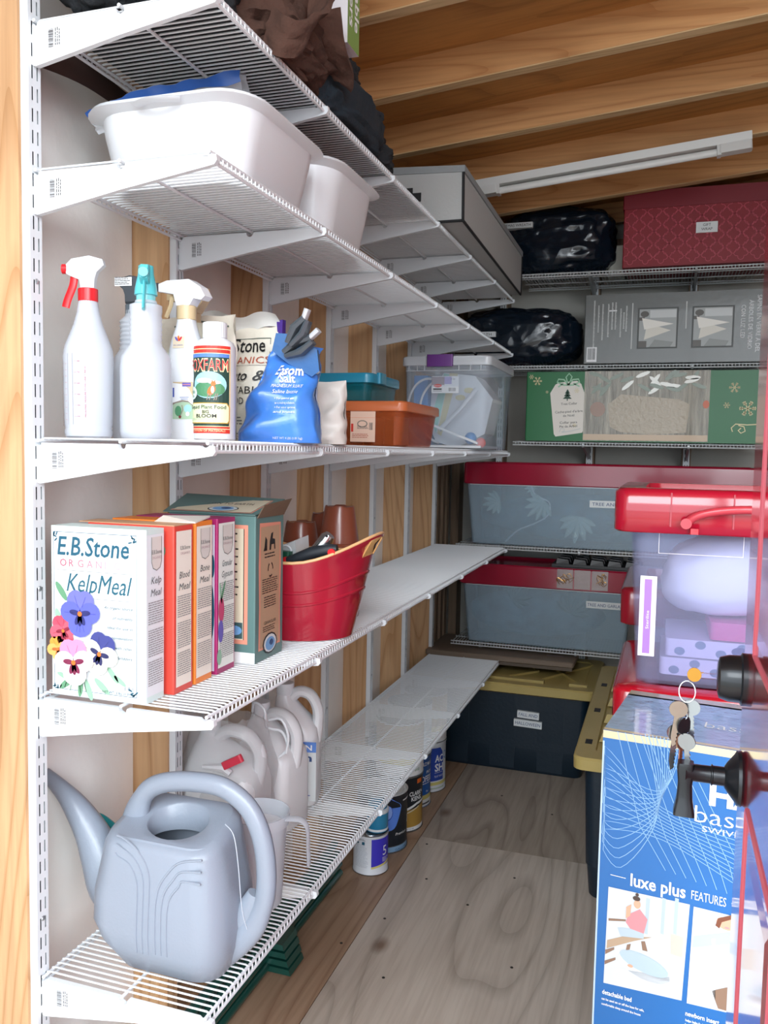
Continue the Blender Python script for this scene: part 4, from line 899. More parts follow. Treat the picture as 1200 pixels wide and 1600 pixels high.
MB().tube([(0, 0, 0), tuple((e-o)*.4), tuple((e-o)*.9), tuple(e-o)], [(.010, .013), (.012, .015), (.0155, .018), (.011, .014)], 14).build('handle', st, t, smooth=True)
b = MB(); b.loft([[(x, y, z) for x, y in rr(w_, .006, .002, 2)] for w_, z in ((.02, .0), (.06, -.03), (.066, -.07), (.05, -.11), (.01, -.13))]); b.xf(Matrix.Rotation(.5, 4, 'Y')).build('blade', st, t, smooth=True)
MB().tube([tuple((e-o)*.985+V((0, -.0155, .0))), tuple((e-o)*.985+V((0, -.0165, 0)))], .003, 8).build('hang_hole', BLK, t)
o = at5(448, 876, .475); e = at5(527, 858, .485); t = thing('hand_tool', 'black gripped hand tool with red rings lying across the bucket', 'hand tool', tuple(o)); bl_ = M('black_grip', '262c33', .5)
v_ = e-o; MB().tube([(0, 0, 0), tuple(v_*.2), tuple(v_*.5+V((0, 0, .004))), tuple(v_*.85+V((0, 0, .003))), tuple(v_)], [.007, .011, .013, .012, .009], 12).build('grip', bl_, t, smooth=True)
MB().tube([tuple(v_*-.04), tuple(v_*.01)], .0085, 12).build('collar', redp, t, True); MB().tube([tuple(v_*.93+V((0, -.010, -.004))) , tuple(v_*.93+V((0, -.014, -.004)))], .008, 12).build('end_ring', redp, t, True); MB().tube([tuple(v_*-.5-V((0, 0, .03))), (0, 0, 0)], .004, 8).build('tang', st, t, True)
o = at5(452, 868, .52); t = thing('plastic_scoop', 'clear plastic scoop showing above the bucket rim on the left', 'scoop', tuple(o)); sc2 = M('scoop_clear', (.8, .85, .88), .15, trans=.4)
MB().hexa([(-.05, 0, -.02), (.028, -.02, -.02), (.034, .03, -.02), (-.05, .03, -.02), (-.05, -.0, .002), (.022, -.02, .035), (.03, .03, .042), (-.045, .03, .012)]).build('scoop_body', sc2, t)
MB().tube([(.0+.013*math.cos(a), -.018, .010+.013*math.sin(a)) for a in [2*PI*i/20 for i in range(20)]], .002, 6, closed=True).build('ring_mark', wpl, t)
o = at5(436, 872, .50); t = thing('green_cup', 'small dark green piece at the left of the bucket opening', 'cup', tuple(o-V((0, 0, .02)))); MB().loft([sec(.06, .03, .006, z) for z in (-.02, .036)]).build('cup_body', M('deep_green', '14503c', .4), t)
o = at5(440, 858, .56); t = thing('wood_handle', 'wooden and black rolled things lying at the back left of the bucket', 'hand tool', tuple(o)); MB().tube([(-.06, 0, 0), (.03, .01, -.006)], .007, 8).build('handle', kraft, t, True)

# ================================================================ shelf 5: watering can, jugs, pitcher
Z5 = S5+.0035
wc = M('can_grey', '8b95a3', .35, bump=.06, bscale=200, coat=.15)
yc = .118
t = thing('watering_can', 'large slate grey plastic watering can with a loop handle and ribbed front', 'watering can', (.175, yc, Z5))
def cs(x0, x1, d, z, r=.04): return [(x+(x0+x1)/2-.175, y, z) for x, y in rr(x1-x0, d, min(r, d/2-.002), 6)]
def tl_(q_, k_): return [(x_, y_, z_+y_*k_) for x_, y_, z_ in q_]
S_ = [cs(.115, .272, .10, 0, .03), cs(.100, .285, .135, .006, .04), cs(.060, .297, .160, .045, .05), (cs(.045, .300, .164, .075, .05)), cs(.046, .298, .160, .12, .05), cs(.054, .292, .150, .165, .05), cs(.063, .284, .142, .205, .045), tl_(cs(.068, .281, .138, .216, .04), .10), tl_(cs(.074, .275, .130, .2315, .035), .24), tl_(cs(.086, .264, .112, .2365, .03), .28)]
hole = [(.183-.175+.050*math.cos(a), -.004+.034*math.sin(a), .2385) for a in [2*PI*(i)/28 for i in range(28)]]
b = MB(); b.loft(S_, True, False)
# top deck with the oval opening
top = S_[-1]; nT = len(top); hc = V((.008, -.004, 0))
H_ = []; Hi = []; Hd = []
for i_, p in enumerate(top):
    a = PI/4+(i_-3)/nT*2*PI; H_.append((hc.x+.056*math.cos(a), hc.y+.046*math.sin(a), .2385+.28*(hc.y+.046*math.sin(a)))); Hi.append((hc.x+.053*math.cos(a), hc.y+.043*math.sin(a), .236+.28*(hc.y+.043*math.sin(a)))); Hd.append((hc.x+.052*math.cos(a), hc.y+.045*math.sin(a), .20))
b.loft([top, H_, Hi, Hd], False, False); b.build('can_body', wc, t, smooth=60)
b = MB(); b.loft([cs(.115, .272, .10, .004, .03), cs(.068, .290, .148, .05, .05), cs(.06, .285, .140, .16, .05), cs(.08, .272, .12, .222, .04)], True, False); b.build('can_inside', wc, t, smooth=60)
def L(px_, py_, y=yc): return pt(px_, py_, 1, y)-V((.175, yc, Z5))
hp = cr([L(208, 1300), L(216, 1262), L(232, 1234), L(262, 1222), L(310, 1222), L(352, 1232), L(388, 1262), L(408, 1305), L(416, 1355), L(414, 1402), L(400, 1440), L(378, 1462), L(350, 1480)], 5)
nh = len(hp); MB().tube(hp, [(.017+.012*max(0, 1-i/8)+.016*max(0, (i-nh+14)/14), .014+.004*max(0, (i-nh+14)/14)) for i in range(nh)], 16).build('handle', wc, t, smooth=True)
MB().tube([L(372, 1440), L(385, 1425), L(398, 1395)], [(.022, .014), (.02, .013), (.012, .01)], 12).build('handle_web', wc, t, smooth=True)
sp = cr([L(205, 1390), L(178, 1382), L(160, 1340), L(143, 1300), L(120, 1262), L(98, 1235), L(70, 1208)], 6); ns = len(sp)
MB().tube(sp, [.040*(1-i/(ns-1))**1.15+.0105 for i in range(ns)], 18).build('spout', wc, t, smooth=True)
# embossed curved ribs on the front
b = MB()
def frontY(z): 
    zz = z/1.0; k = [(0, .05), (.006, .0675), (.045, .080), (.075, .082), (.12, .080), (.165, .075), (.205, .071), (.222, .068)]
    for (z0_, d0), (z1_, d1) in zip(k, k[1:]):
        if zz <= z1_: return -(d0+(d1-d0)*(zz-z0_)/(z1_-z0_))
    return -.068
def Lf(a, c):
    p = L(a, c, .045); return V((p.x, frontY(p.z)-.0002, p.z))
for k in range(3):
    x1 = 217+9*k
    b.tube([Lf(q_.x, q_.y) for q_ in cr([V((*q1, 0)) for q1 in [(x1, 1484+2*k), (x1, 1460), (x1, 1400), (x1-4, 1372-6*k), (x1-16-3*k, 1350-10*k), (x1-34-5*k, 1334-13*k+4), (max(180, x1-42-9*k), 1330-13*k+3)]], 4)], .0019, 6)
    x2 = 246+9*k
    b.tube([Lf(q_.x, q_.y) for q_ in cr([V((*q1, 0)) for q1 in [(x2, 1487+2*k), (x2, 1460), (x2, 1410+6*k), (x2+4, 1385+8*k), (x2+16, 1365+10*k), (x2+34-6*k, 1349+14*k), (314, 1346+18*k)]], 4)], .0019, 6)
b.build('raised_ribs', wc, t, smooth=True)
MB().tube(cr([L(352, 1288, .07), L(365, 1305, .06), L(372, 1350, .055), L(378, 1420, .055), L(386, 1452, .06)], 5), .0009, 5).build('mould_seam', M('can_seam', 'aab3bf', .4), t, True)
t = thing('teal_sprinkler_head', 'teal curved plastic piece behind the watering can spout', 'nozzle', tuple(pt(170, 1300, 1, .20)))
q = V(t.location); MB().tube(cr([pt(96, 1288, 1, .20)-q, pt(125, 1276, 1, .20)-q, pt(155, 1282, 1, .20)-q, pt(185, 1312, 1, .20)-q], 5), [(.003+.0012*i, .004+.0006*i) for i in range(16)], 8).build('arc', M('teal_dark', '1f8f94', .3), t, smooth=True)
# pitcher
t = thing('measuring_pitcher', 'white translucent measuring pitcher between the watering can and jugs', 'pitcher', (.228, .315, Z5))
MB().loft([[(r*math.cos(2*PI*j/32), r*math.sin(2*PI*j/32), z) for j in range(32)] for r, z in ((.045, 0), (.048, .004), (.056, .155), (.060, .156), (.062, .178), (.0595, .1785), (.054, .152), (.045, .006))], True, True).build('pitcher_body', haze2, t, smooth=True)
MB().lathe([(.0, .150), (.052, .150), (.053, .150)], 32).build('contents_disc', M('milky_white', 'e3e6ea', .4), t)
MB().tube(cr([(.058, .0, .172), (.085, .01, .170), (.098, .012, .155), (.100, .012, .12), (.102, .012, .085)], 4), [(.003, .012)]*17, 8).build('handle', haze2, t, smooth=True)
# jugs
def jug(label, x, y, rotz, w_, d_, h_, mt, hx=1):
    t = thing('plastic_jug', label, 'jug', (x, y, Z5), rotz, 'white plastic jugs behind the pitcher')
    b = MB(); b.loft([sec(w_-.02, d_-.02, .02, 0), sec(w_, d_, .025, .008), sec(w_, d_, .025, h_*.58), sec(w_*.94, d_*.94, .03, h_*.68), [(x_-w_*.12, y_, z) for x_, y_, z in sec(w_*.62, d_*.66, .03, h_*.82)], [(x_-w_*.22, y_, z) for x_, y_, z in sec(.045, .045, .02, h_*.93)], [(x_-w_*.22, y_, z) for x_, y_, z in sec(.036, .036, .017, h_)]]); b.build('jug_body', mt, t, smooth=60)
    cyl_solid(MB(), .021, h_*.965, h_+.018, ribs=24, c=(-w_*.22, 0)).build('cap', wpl, t, smooth=True)
    MB().tube(cr([(-w_*.14, 0, h_*.90), (w_*.05, 0, h_*.985), (w_*.30, 0, h_*.96), (w_*.45, 0, h_*.84), (w_*.455, 0, h_*.70), (w_*.42, 0, h_*.55)], 5), [(.014, .017)]*26, 10).build('handle', mt, t, smooth=True)
    return t
jw = M('jug_white', (.78, .80, .82), .3, sss=0)
t1 = jug('white jug wrapped in a clear plastic bag behind the pitcher', .062, .495, .0, .175, .12, .262, jw)
P = Print(lambda u, v, d: (u, -.0605-d, v)); P.rect(-.075, .005, .06, .12, M('print_white2'), 1); P.text('LIQUID', -.02, .092, .014, M('print_green'), 3, al='c', wd=.05, bold=.02); P.text('DEEP GREEN', -.04, .066, .016, BLK, 3, al='c', wd=.07, bold=.02); P.ell(-.052, .1, .010, .012, lf, 3); P.build('label', t1)
P = Print(lambda u, v, d: (-.066+u, -.045-d+v*.4, .175+v)); P.rect(0, 0, .036, .016, M('print_green'), 1); P.para(.003, .003, .034, .015, .004, WHT, 3); P.build('neck_label', t1)
tb = thing('clear_bag', 'crinkled clear plastic bag around the jug nearest the wall', 'plastic bag', (.062, .505, Z5))
cf = M('clear_crinkle', (.86, .87, .88), .12, trans=.72, bump=.8, bscale=24, coat=.6)
def bf(a, b_):
    th = 2*PI*a; k = 1-.25*max(0, b_-.6)/.4-.2*(b_ > .97); r = 1+.08*noise.noise(V((math.cos(th)*2, math.sin(th)*2, b_*4)))
    return (.1*k*r*math.copysign(abs(math.cos(th))**.7, math.cos(th))+.0*b_, .072*k*r*math.copysign(abs(math.sin(th))**.7, math.sin(th)), .02+.268*b_+.01*noise.noise(V((math.cos(th)*3, math.sin(th)*3, 2))))
MB().grid(lambda a, b_: bf(a % 1, b_), 48, 20).build('bag_film', cf, tb, smooth=80)
tag(MB().loft([sec(.05, .012, .005, z) for z in (0, .016)]).xf(Matrix.Rotation(-.5, 4, 'Y')).build('red_tag', M('tag_red', 'd63a50', .4), None), 'small red plastic trigger caught in the clear bag on the jug', 'trigger', None, tuple(pt(366, 1196, 1, .425)))
o = pt(330, 1200, 1, .43); tn = thing('sprayer_nozzle', 'white pump sprayer gun held inside the clear bag', 'sprayer', tuple(o)); MB().tube([(-.02, 0, 0), (.03, 0, .004), (.045, 0, -.006)], [.004, .010, .008], 8).build('gun_body', wpl, tn, True)
t2 = jug('white jug with a coiled white sprayer hose on its handle', .100, .640, -.15, .145, .12, .262, jw)
 
MB().tube(cr([V((-.02, -.05, .27))+V((.0, 0, 0)), V((.0, -.07, .30)), V((.03, -.075, .29)), V((.035, -.075, .255)), V((.05, -.075, .25)), V((.075, -.07, .245)), V((.085, -.065, .21)), V((.07, -.075, .19))], 5), .0032, 8).build('sprayer_hose', wpl, t2, True)
MB().tube(cr([V((.045, -.078, .27)), V((.075, -.075, .275)), V((.09, -.07, .24)), V((.085, -.07, .20))], 5), .0032, 8).build('sprayer_hose', wpl, t2, True)
t3 = jug('white jug with a blue picture label, furthest right of the jugs', .098, .775, .25, .12, .11, .275, jw)
P = Print(lambda u, v, d: (-.05+u, -.0555-d, v)); P.rect(0, .02, .11, .16, M('print_white2'), 1); P.rect(0, .14, .11, .165, M('print_blue2'), 2); P.text('ROAMIN', .055, .145, .013, WHT, 3, al='c', wd=.09, bold=.02); P.text('pdum', .055, .118, .018, navyp, 3, al='c', wd=.09, bold=.03)
P.ell(.055, .075, .018, .02, redr, 3); P.ell(.06, .06, .014, .014, lf, 4); P.ell(.045, .055, .012, .012, M('print_umber'), 4); P.ell(.052, .100, .008, .01, BLK, 4); P.ell(.052, .097, .005, .006, M('print_peach', 'ecc6a2', .5), 5); P.line([(.085, .03), (.08, .11)], .002, navyp, 4); P.para(.01, .022, .1, .04, .005, M('print_blue'), 3); P.build('label', t3)

# ================================================================ floor: cans, green folded frame
canst = M('tin_steel', 'a9adb0', .25, .9); lidw = M('lid_white', 'd5d9dc', .35)
def can(name, label, x, y, z, r, h_, body, face_a=-1.15, lidm=None, lab=None, group='paint cans on the floor'):
    t = thing(name, label, 'paint can', (x, y, z), 0, group)
    MB().lathe([(r-.002, 0), (r, .002), (r, .004), (r-.0015, .006), (r-.0015, h_-.008), (r, h_-.006), (r, h_)], 36, cap0=True).build('can_body', body, t, smooth=True)
    MB().lathe([(r, h_-.002), (r+.0006, h_), (r-.002, h_+.001), (r-.006, h_-.006), (r-.012, h_-.006), (r-.014, h_-.002), (0.0001, h_-.002)], 36).build('can_lid', lidm or canst, t, smooth=True)
    MB().tube([((r)*math.cos(a), (r)*math.sin(a), .0025) for a in [2*PI*i/36 for i in range(36)]], .0016, 5, closed=True).build('bottom_rim', canst, t, True)
    if lab: P = Print(cyl(r-.0013, face_a, 0), True); lab(P, r, h_); P.build('label', t)
    return t
wcan = M('can_white', 'dfe4ea', .35); violet = M('print_indigo', '3c33c0', .5); lime = M('print_limegold', 'd7cf7d', .5)
def lq(P, r, h_):
    P.rect(-.005, .028, .075, h_-.010, violet, 1); P.poly([(-.005, .028), (.075, .042), (.075, .034), (-.005, .022)], lime, 2); P.text('5', .033, .060, .030, WHT, 3); P.text('REASONS', .032, .048, .006, WHT, 3, wd=.03); P.para(.032, .036, .058, .046, .004, WHT, 3)
    P.para(-.06, .02, -.015, .095, .004, M('print_palegrey', 'b5bdc6', .5), 2); P.ell(-.05, .10, .004, .003, tealp, 3); P.rect(-.035, .096, -.026, .105, tealp, 3); P.para(-.055, .105, -.02, .113, .003, INK, 3)
can('paint_can', 'quart can with an indigo and white label, nearest on the floor', .118, 1.305, 0, .055, .124, wcan, -1.1, lab=lq)
tq = thing('small_can', 'small blue can standing on the lid of the nearest quart can', 'can', (.135, 1.312, .1245)); MB().lathe([(.033, 0), (.034, .002), (.034, .066), (.030, .070), (.028, .088), (.026, .088), (.026, .075), (.0001, .072)], 28, cap0=True).build('can_body', M('can_cyan', '2a86b0', .3), tq, True)
MB().lathe([(.0345, .058), (.036, .06), (.036, .068), (.030, .071)], 28).build('rim_ring', wcan, tq, True); MB().lathe([(.0345, .004), (.0345, .011), (.034, .011)], 28).build('label_band', WHT, tq, True)
blk = M('can_black', '141c26', .35); blu2 = M('print_dropblue', '5b8be8', .5)
def lb(P, r, h_):
    P.rect(-.12, .0, .14, .022, M('print_steelblue', '7fa6c8', .5), 1); P.text('GALLON   SEMI GLOSS', -.03, .007, .008, navyp, 3, wd=.14); P.rect(-.12, .0235, .14, .0245, canst, 2)
    P.poly([(-.055+.045*math.cos(a)*(1+.12*math.sin(3*a)), .138+.042*math.sin(a)*(1+.1*math.cos(4*a)) if math.sin(a) > -.2 else .138+.062*math.sin(a)) for a in [2*PI*i/28 for i in range(28)]], blu2, 2)
    P.ell(-.06, .135, .020, .026, M('print_dropdark', '3d63c8', .5), 3); P.ell(-.058, .137, .015, .022, M('print_droplight', '8fb2f5', .5), 4); P.line([(-.10, .150), (-.08, .172), (-.05, .176)], .003, M('print_dropdark'), 4); P.text('Premium', -.03, .058, .009, WHT, 3, wd=.05, shear=.2); P.line([(.03, .085), (.035, .10), (.03, .11)], .004, WHT, 3); P.rect(.0, .165, .06, .169, WHT, 3)
def place(px_, py_, r):   # centre of a can whose nearest base point is seen at a measured point
    p = pt(px_, py_, 2, 0); d = V((p.x-CAM.x, p.y-CAM.y)).normalized(); return p.x+d.x*r, p.y+d.y*r
x, y = place(596, 1336, .084); can('paint_can', 'black gallon can with a big light blue drop, behind the quart', x, y, 0, .083, .190, blk, -.33, lidm=lidw, lab=lb)
def lc(P, r, h_):
    P.rect(-.15, .006, .15, .018, WHT, 1); P.rect(-.15, .018, .15, .072, M('print_ochre', 'b08a3e', .5), 1); P.poly([(-.15, .072), (.10, .072), (.10, .092), (.02, .078), (-.15, .086)], M('print_ochre'), 2); P.line([(-.04, .066), (0, .078), (.05, .096), (.1, .10)], .008, WHT, 3); P.line([(-.06, .062), (.0, .066), (.06, .085)], .004, crm, 4)
    P.text('CLARK+', .018, .126, .014, WHT, 3, wd=.062, bold=.03); P.text('KENS.', .026, .108, .014, WHT, 3, wd=.05, bold=.03); P.rect(.05, .165, .075, .18, M('print_orange'), 3); P.text('READY TO USE', .0, .010, .004, navyp, 3)
x, y = place(622, 1303, .084); can('paint_can', 'black and gold gallon can with white lettering, lower of its stack', x, y, 0, .083, .190, blk, -1.05, lab=lc)
def lt(P, r, h_): P.rect(-.15, .006, .15, .045, WHT, 1); P.rect(-.15, .045, .15, .065, lime, 2); P.text('WHITE BASE', .0, .02, .009, M('print_green'), 3, wd=.06); P.rect(-.15, .065, .15, .18, M('print_ochre'), 1)
can('paint_can', 'gallon can standing on the black and gold can', x, y, .1905, .083, .188, wcan, -1.05, lab=lt)
bl3 = M('can_blue', '1f5fae', .35)
def lp(P, r, h_): P.rect(-.15, .0, .15, .03, WHT, 1); P.rect(-.15, .03, .15, .046, lime, 1); P.text('OFESS', .03, .095, .022, WHT, 3, wd=.06, bold=.02); P.text('PROF', .055, .125, .010, WHT, 3, wd=.03, bold=.03); P.text('KILZ MAX', .028, .155, .012, WHT, 3, wd=.06, bold=.03); P.para(.03, .075, .08, .09, .008, WHT, 3); P.text('flat', .055, .055, .008, WHT, 3); P.rect(.0, .012, .08, .018, INK, 2)
x, y = place(637, 1266, .084); can('paint_can', 'bright blue gallon can with pale lettering, between two taller stacks', x, y, 0, .083, .190, bl3, -1.05, lab=lp)
can('paint_can', 'white gallon can standing on the bright blue can', x, y, .1905, .083, .188, wcan, -1.05)
def la(P, r, h_): P.poly([(-.09, .045), (.045, .045), (.045, .12), (.038, .155), (.025, .172), (-.09, .172)], M('print_royal', '2748a8', .5), 1); P.rect(-.12, .028, .12, .04, lime, 1); P.text('AC', .0, .118, .026, WHT, 3, bold=.03, wd=.04); P.text('SH', .0, .082, .028, WHT, 3, bold=.03, wd=.042); P.para(.0, .07, .04, .077, .004, WHT, 3, rnd=.1); P.text('FLAT WHITE', .0, .058, .008, WHT, 3, wd=.046); P.rect(-.02, .014, .05, .018, M('print_sage'), 2); P.text('Q', .042, .125, .030, M('print_skyblue'), 2, wd=.025)
x, y = place(662, 1240, .084); can('paint_can', 'white gallon can with a royal blue block, furthest from the doorway', x, y, 0, .083, .190, wcan, -.80, lidm=lidw, lab=la)
can('paint_can', 'white and gold gallon can on top of the furthest can', x, y, .1905, .083, .188, wcan, -1.15, lab=lt)
t = thing('white_pail', 'white lidded pail under the lowest shelf by the wall', 'pail', (.085, 1.78, 0)) if False else None
# dark green folded metal frame lying along the wall
gm = M('green_frame', '12483f', .3, coat=.4)
t = thing('green_folding_frame', 'long dark green folded frame lying on the floor under the lowest shelf', 'frame')
t.location = (.032, .5, 0)
for k, (x, z) in enumerate(((-.02, .0135), (.016, .0135), (-.02, .042), (.014, .042), (.010, .072), (-.018, .072), (.0, .10))):
    MB().tube([(x, -.85, z), (x, .72, z)], .0125, 10).build('rail', gm, t, smooth=True)
for yy in (-.8, -.1, .62): MB().box(-.03, .018, yy, yy+.02, 0, .085).build('rail_clip', gm, t)
for k in range(4):
    MB().hexa([(.0, .22, .004+k*.020), (.085-.006*k, .22, .004+k*.020), (.085-.006*k, .30, .004+k*.020), (.0, .34, .004+k*.020), (.0, .22, .018+k*.020), (.080-.006*k, .22, .018+k*.020), (.080-.006*k, .30, .018+k*.020), (.0, .34, .018+k*.020)]).build('corner_foot', gm, t)
# ================================================================ back wall shelves
def box6(b, x0, x1, y0, y1, z0, z1, r=.004):
    return b.loft([[(p[0]+(x0+x1)/2, p[1]+(y0+y1)/2, p[2]) for p in sec(x1-x0, y1-y0, r, q, 2)] for q in (z0, z1)])
ZA, ZB, ZC, ZD, ZE = [z+.0025 for z in (BA, BB, BC, BD, BE)]
blkbag = M('black_bag_film', '0f1a26', .22, bump=.9, bscale=11, voro=2, coat=.5)
def bagblob(label, c, size, seed, lab, lx, lz, knot=None, cutx=None):
    t = thing('wreath_bag', label, 'bag', c, 0, 'wreaths in black bags')
    def f(a, b):
        th = 2*PI*a; ph = PI*(b-.5); s_ = lambda v, q: math.copysign(abs(v)**q, v)
        d = V((s_(math.cos(th), .6)*s_(math.cos(ph), .55), s_(math.sin(th), .7)*s_(math.cos(ph), .55), s_(math.sin(ph), .7)))
        k = 1+.10*noise.noise(d*1.6+V((seed, 0, 0)))+.05*noise.noise(d*4+V((0, seed, 0)))
        cr_ = abs(noise.noise(d*3.2+V((seed*2, 3, 1))))+.5*abs(noise.noise(d*7+V((seed*2, 3, 1)))); k -= .10*(cr_) if d.y < 0 else 0
        return (max(-size[0]/2, min(size[0]/2, d.x*size[0]/2*k)), max(-size[1]/2, d.y*size[1]/2*k), max(0, size[2]/2+d.z*size[2]/2*k))
    MB().grid(lambda a, b: f(a % 1, max(.002, min(.998, b))), 110, 60).build('bag_film', blkbag, t, smooth=85)
    yf = -size[1]/2
    MB().box(lx-.001, lx+.155, yf-.006, yf+.03, lz, lz+.022).build('label_strip', M('label_white', 'dfe3e4', .45), t)
    P = Print(xz(lx, yf-.0062, lz)); P.text(lab, .075, .006, .0105, BLK, 1, al='c', wd=.145 if len(lab) > 12 else .125); P.build('lettering', t)
    return t
bagblob('black plastic bag with a CHRISTMAS WREATH label on the top back shelf', (.455, 2.60, ZA), (.50, .27, .285), 3, 'CHRISTMAS WREATH', -.235, .185)
t = thing('bag_knot', 'twisted neck of black plastic hanging beside the grey storage box', 'bag neck', tuple(pt(800, 388, 1, 2.45)))
q = V(t.location); MB().tube([pt(775, 378, 1, 2.44)-q, pt(790, 386, 1, 2.44)-q, pt(812, 392, 1, 2.46)-q], [(.022, .01), (.012, .01), (.022, .012)], 10).build('twist', blkbag, t, smooth=True)
bagblob('black plastic bag with a FALL WREATH label on the second back shelf', (.315, 2.60, ZB), (.53, .27, .25), 8, 'FALL WREATH', -.235, .118)
t = thing('white_container', 'rounded white container between the wreath bag and gift wrap box', 'container', (.712, 2.66, ZA)); MB().loft([sec(.075, .12, .015, 0), sec(.08, .12, .02, .10), sec(.07, .11, .02, .125), sec(.05, .09, .02, .13)]).build('container_body', M('cream_white', 'cfcfc4', .4), t, smooth=True)
# gift wrap box
crim = M('gift_red', '851020', .5, var=.08); crl = M('gift_pattern', 'c2485a', .4)
t = thing('gift_wrap_box', 'dark red box with a quatrefoil lattice and GIFT WRAP label', 'box', (.738, 2.445, ZA)); W = .60
box6(MB(), 0, W, 0, .27, 0, .235).build('box_body', crim, t)
box6(MB(), -.004, W+.004, -.004, .274, .225, .292).build('box_lid', M('gift_lid', '7a1222', .45), t)
P = Print(xz(0, -.0005, 0)); px_, pz_ = .058, .058
def quat(cu, cv, s_):
    pts = []
    for k in range(4):
        a0 = PI/2*k-PI/4
        for i in range(7):
            a = a0+PI/2*i/6-PI/2*0; ccx, ccy = .40*math.cos(PI/2*k), .40*math.sin(PI/2*k); r = .30
            aa = PI/2*k+(i/6-.5)*PI*1.15; pts.append((cu+s_*(ccx+r*math.cos(aa)), cv+s_*(ccy+r*math.sin(aa))))
    return pts
for i in range(12):
    for j in range(5):
        for o_ in (0, .5):
            cu, cv = (i+o_)*px_, (j+o_)*pz_*.86+.01
            if cu > W-.02 or cv > .215 or cu < .02 or cv < .015: continue
            P.line(quat(cu, cv, px_*.62), .0022, crl, 1, closed=True)
P.build('lattice_pattern', t)
MB().box(.270, .348, -.0055, 0, .118, .158).build('label_strip', M('label_white'), t); P = Print(xz(.27, -.0057, .118)); P.text('GIFT', .039, .024, .010, BLK, 1, al='c'); P.text('WRAP', .039, .008, .010, BLK, 1, al='c'); P.build('lettering', t)
# grey printed box
gbx = M('box_grey', '656866', .3, bump=.08, bscale=35, coat=.15); prg = M('print_lightgrey', 'c9ccca', .5)
t = thing('tree_light_box', 'glossy dark grey box of glass trees with photo windows and white lettering', 'box', (.600, 2.445, ZB)); W, H = .672, .272
box6(MB(), 0, W, 0, .27, 0, H).build('box_body', gbx, t)
P = Print(xz(0, -.0003, 0))
for k, (u, a, b_) in enumerate(((.035, .06, .25), (.052, .12, .23), (.068, .09, .235), (.090, .10, .235), (.105, .13, .24), (.118, .13, .24), (.138, .10, .215), (.150, .13, .20), (.160, .12, .225))): P.para(u, a, u+.006, b_, .006, prg, 2, .8, .1)
P.rect(.095, .205, .125, .210, WHT, 3)
P.rect(.183, .055, .187, .235, prg, 2); P.rect(.385, .13, .389, .235, prg, 2)
P0 = P
for u0 in (.212, .415):
    P = Print(xz(0, -.0003, 0)); P.rect(u0-.006, .055, u0+.146, .215, M('print_charcoal', '4b4e4d', .5), 1); P.rect(u0, .061, u0+.14, .209, M('photo_grey', 'a3a7a6', .4), 2)
    P.poly([(u0+.02, .09), (u0+.03, .155), (u0+.12, .125)] , M('photo_pale', 'dcd8cc', .4), 3); P.poly([(u0+.02, .13), (u0+.01, .175), (u0+.13, .15)], M('photo_white', 'ece9e0', .4), 4); P.rect(u0+.04, .175, u0+.138, .205, M('photo_win', 'c9cdcd', .4), 3)
    P.rect(u0, .061, u0+.03, .085, M('photo_dark', '55504a', .4), 3); P.ell(u0+.02, .19, .016, .012, M('photo_dark'), 4); P.rect(u0, .165, u0+.02, .178, M('photo_dark'), 3); P.poly([(u0+.04, .061), (u0+.06, .09), (u0+.13, .08), (u0+.12, .061)], M('photo_mid', '8b8f8c', .4), 4); P.build('photo_window', t)
P = P0
for k, (s_, u, wd) in enumerate((('SAPINS EN VERRE À DEL', .640, .215), ('ÁRBOLES DE VIDRIO', .612, .185), ('CON LUZ LED', .585, .125))): P.text(s_, u, .250-.018*k, .0155, WHT, 3, rot=-PI/2, wd=wd)
P.rect(.012, .006, .052, .065, WHT, 2); P.barcode(.016, .015, .048, .060, BLK, 4); P.build('printing', t)
# green christmas box
gb = M('box_green', '156b39', .4); slv = M('foil_silver', 'a39e90', .28, .0, bump=.9, bscale=70, stretch=(4, 1, .25), var=.45, vscale=14, coat=.5)
t = thing('tree_collar_box', 'long green and silver box with a white gift tag print and snowflakes', 'box', (.374, 2.445, ZC)); W, H = .915, .282
box6(MB(), 0, W, 0, .27, 0, H).build('box_body', gb, t)
MB().box(.235, .712, -.0015, .0, .004, H+.001).build('photo_panel', slv, t)
P = Print(xz(0, -.0004, 0)); tagc = M('print_tag', 'e6e0d6', .5); sn = M('print_snow', 'e2d6a8', .5); rib = M('print_ribbon', '9cc9a8', .5)
tg = [(.098, .195), (.118, .230), (.132, .238), (.205, .245), (.222, .232), (.236, .195), (.236, .045), (.232, .035), (.125, .018), (.118, .028)]
P.poly(tg, tagc, 2)
P.m.mat(rib)
for s_ in (-1, 1): P.line([(.170, .228), (.170+s_*.018, .250), (.170+s_*.040, .252), (.170+s_*.045, .240), (.170+s_*.02, .228), (.170, .228)], .006, rib, 4)
P.line([(.170, .228), (.160, .26), (.172, .275), (.184, .262), (.172, .228)], .005, rib, 4); P.line([(.15, .235), (.13, .22)], .006, rib, 4); P.line([(.19, .235), (.215, .222)], .006, rib, 4)
tr_ = M('print_pine', '1d4a36', .5)
for k, (w_, z) in enumerate(((.018, .172), (.014, .183), (.010, .194))): P.poly([(.168-w_, z), (.168+w_, z), (.168, z+.018)], tr_, 5)
P.rect(.166, .164, .170, .172, tr_, 5)
for s_, v in (('Tree Collar', .148), ("Cache-pied d'arbre", .116), ('de Noël', .100), ('Collar para', .072), ('Pie de Árbol', .056)): P.text(s_, .176, v, .0095, BLK, 5, al='c', wd=(.065 if v > .14 else .11 if v > .11 else .045 if v > .09 else .07), rot=.06)
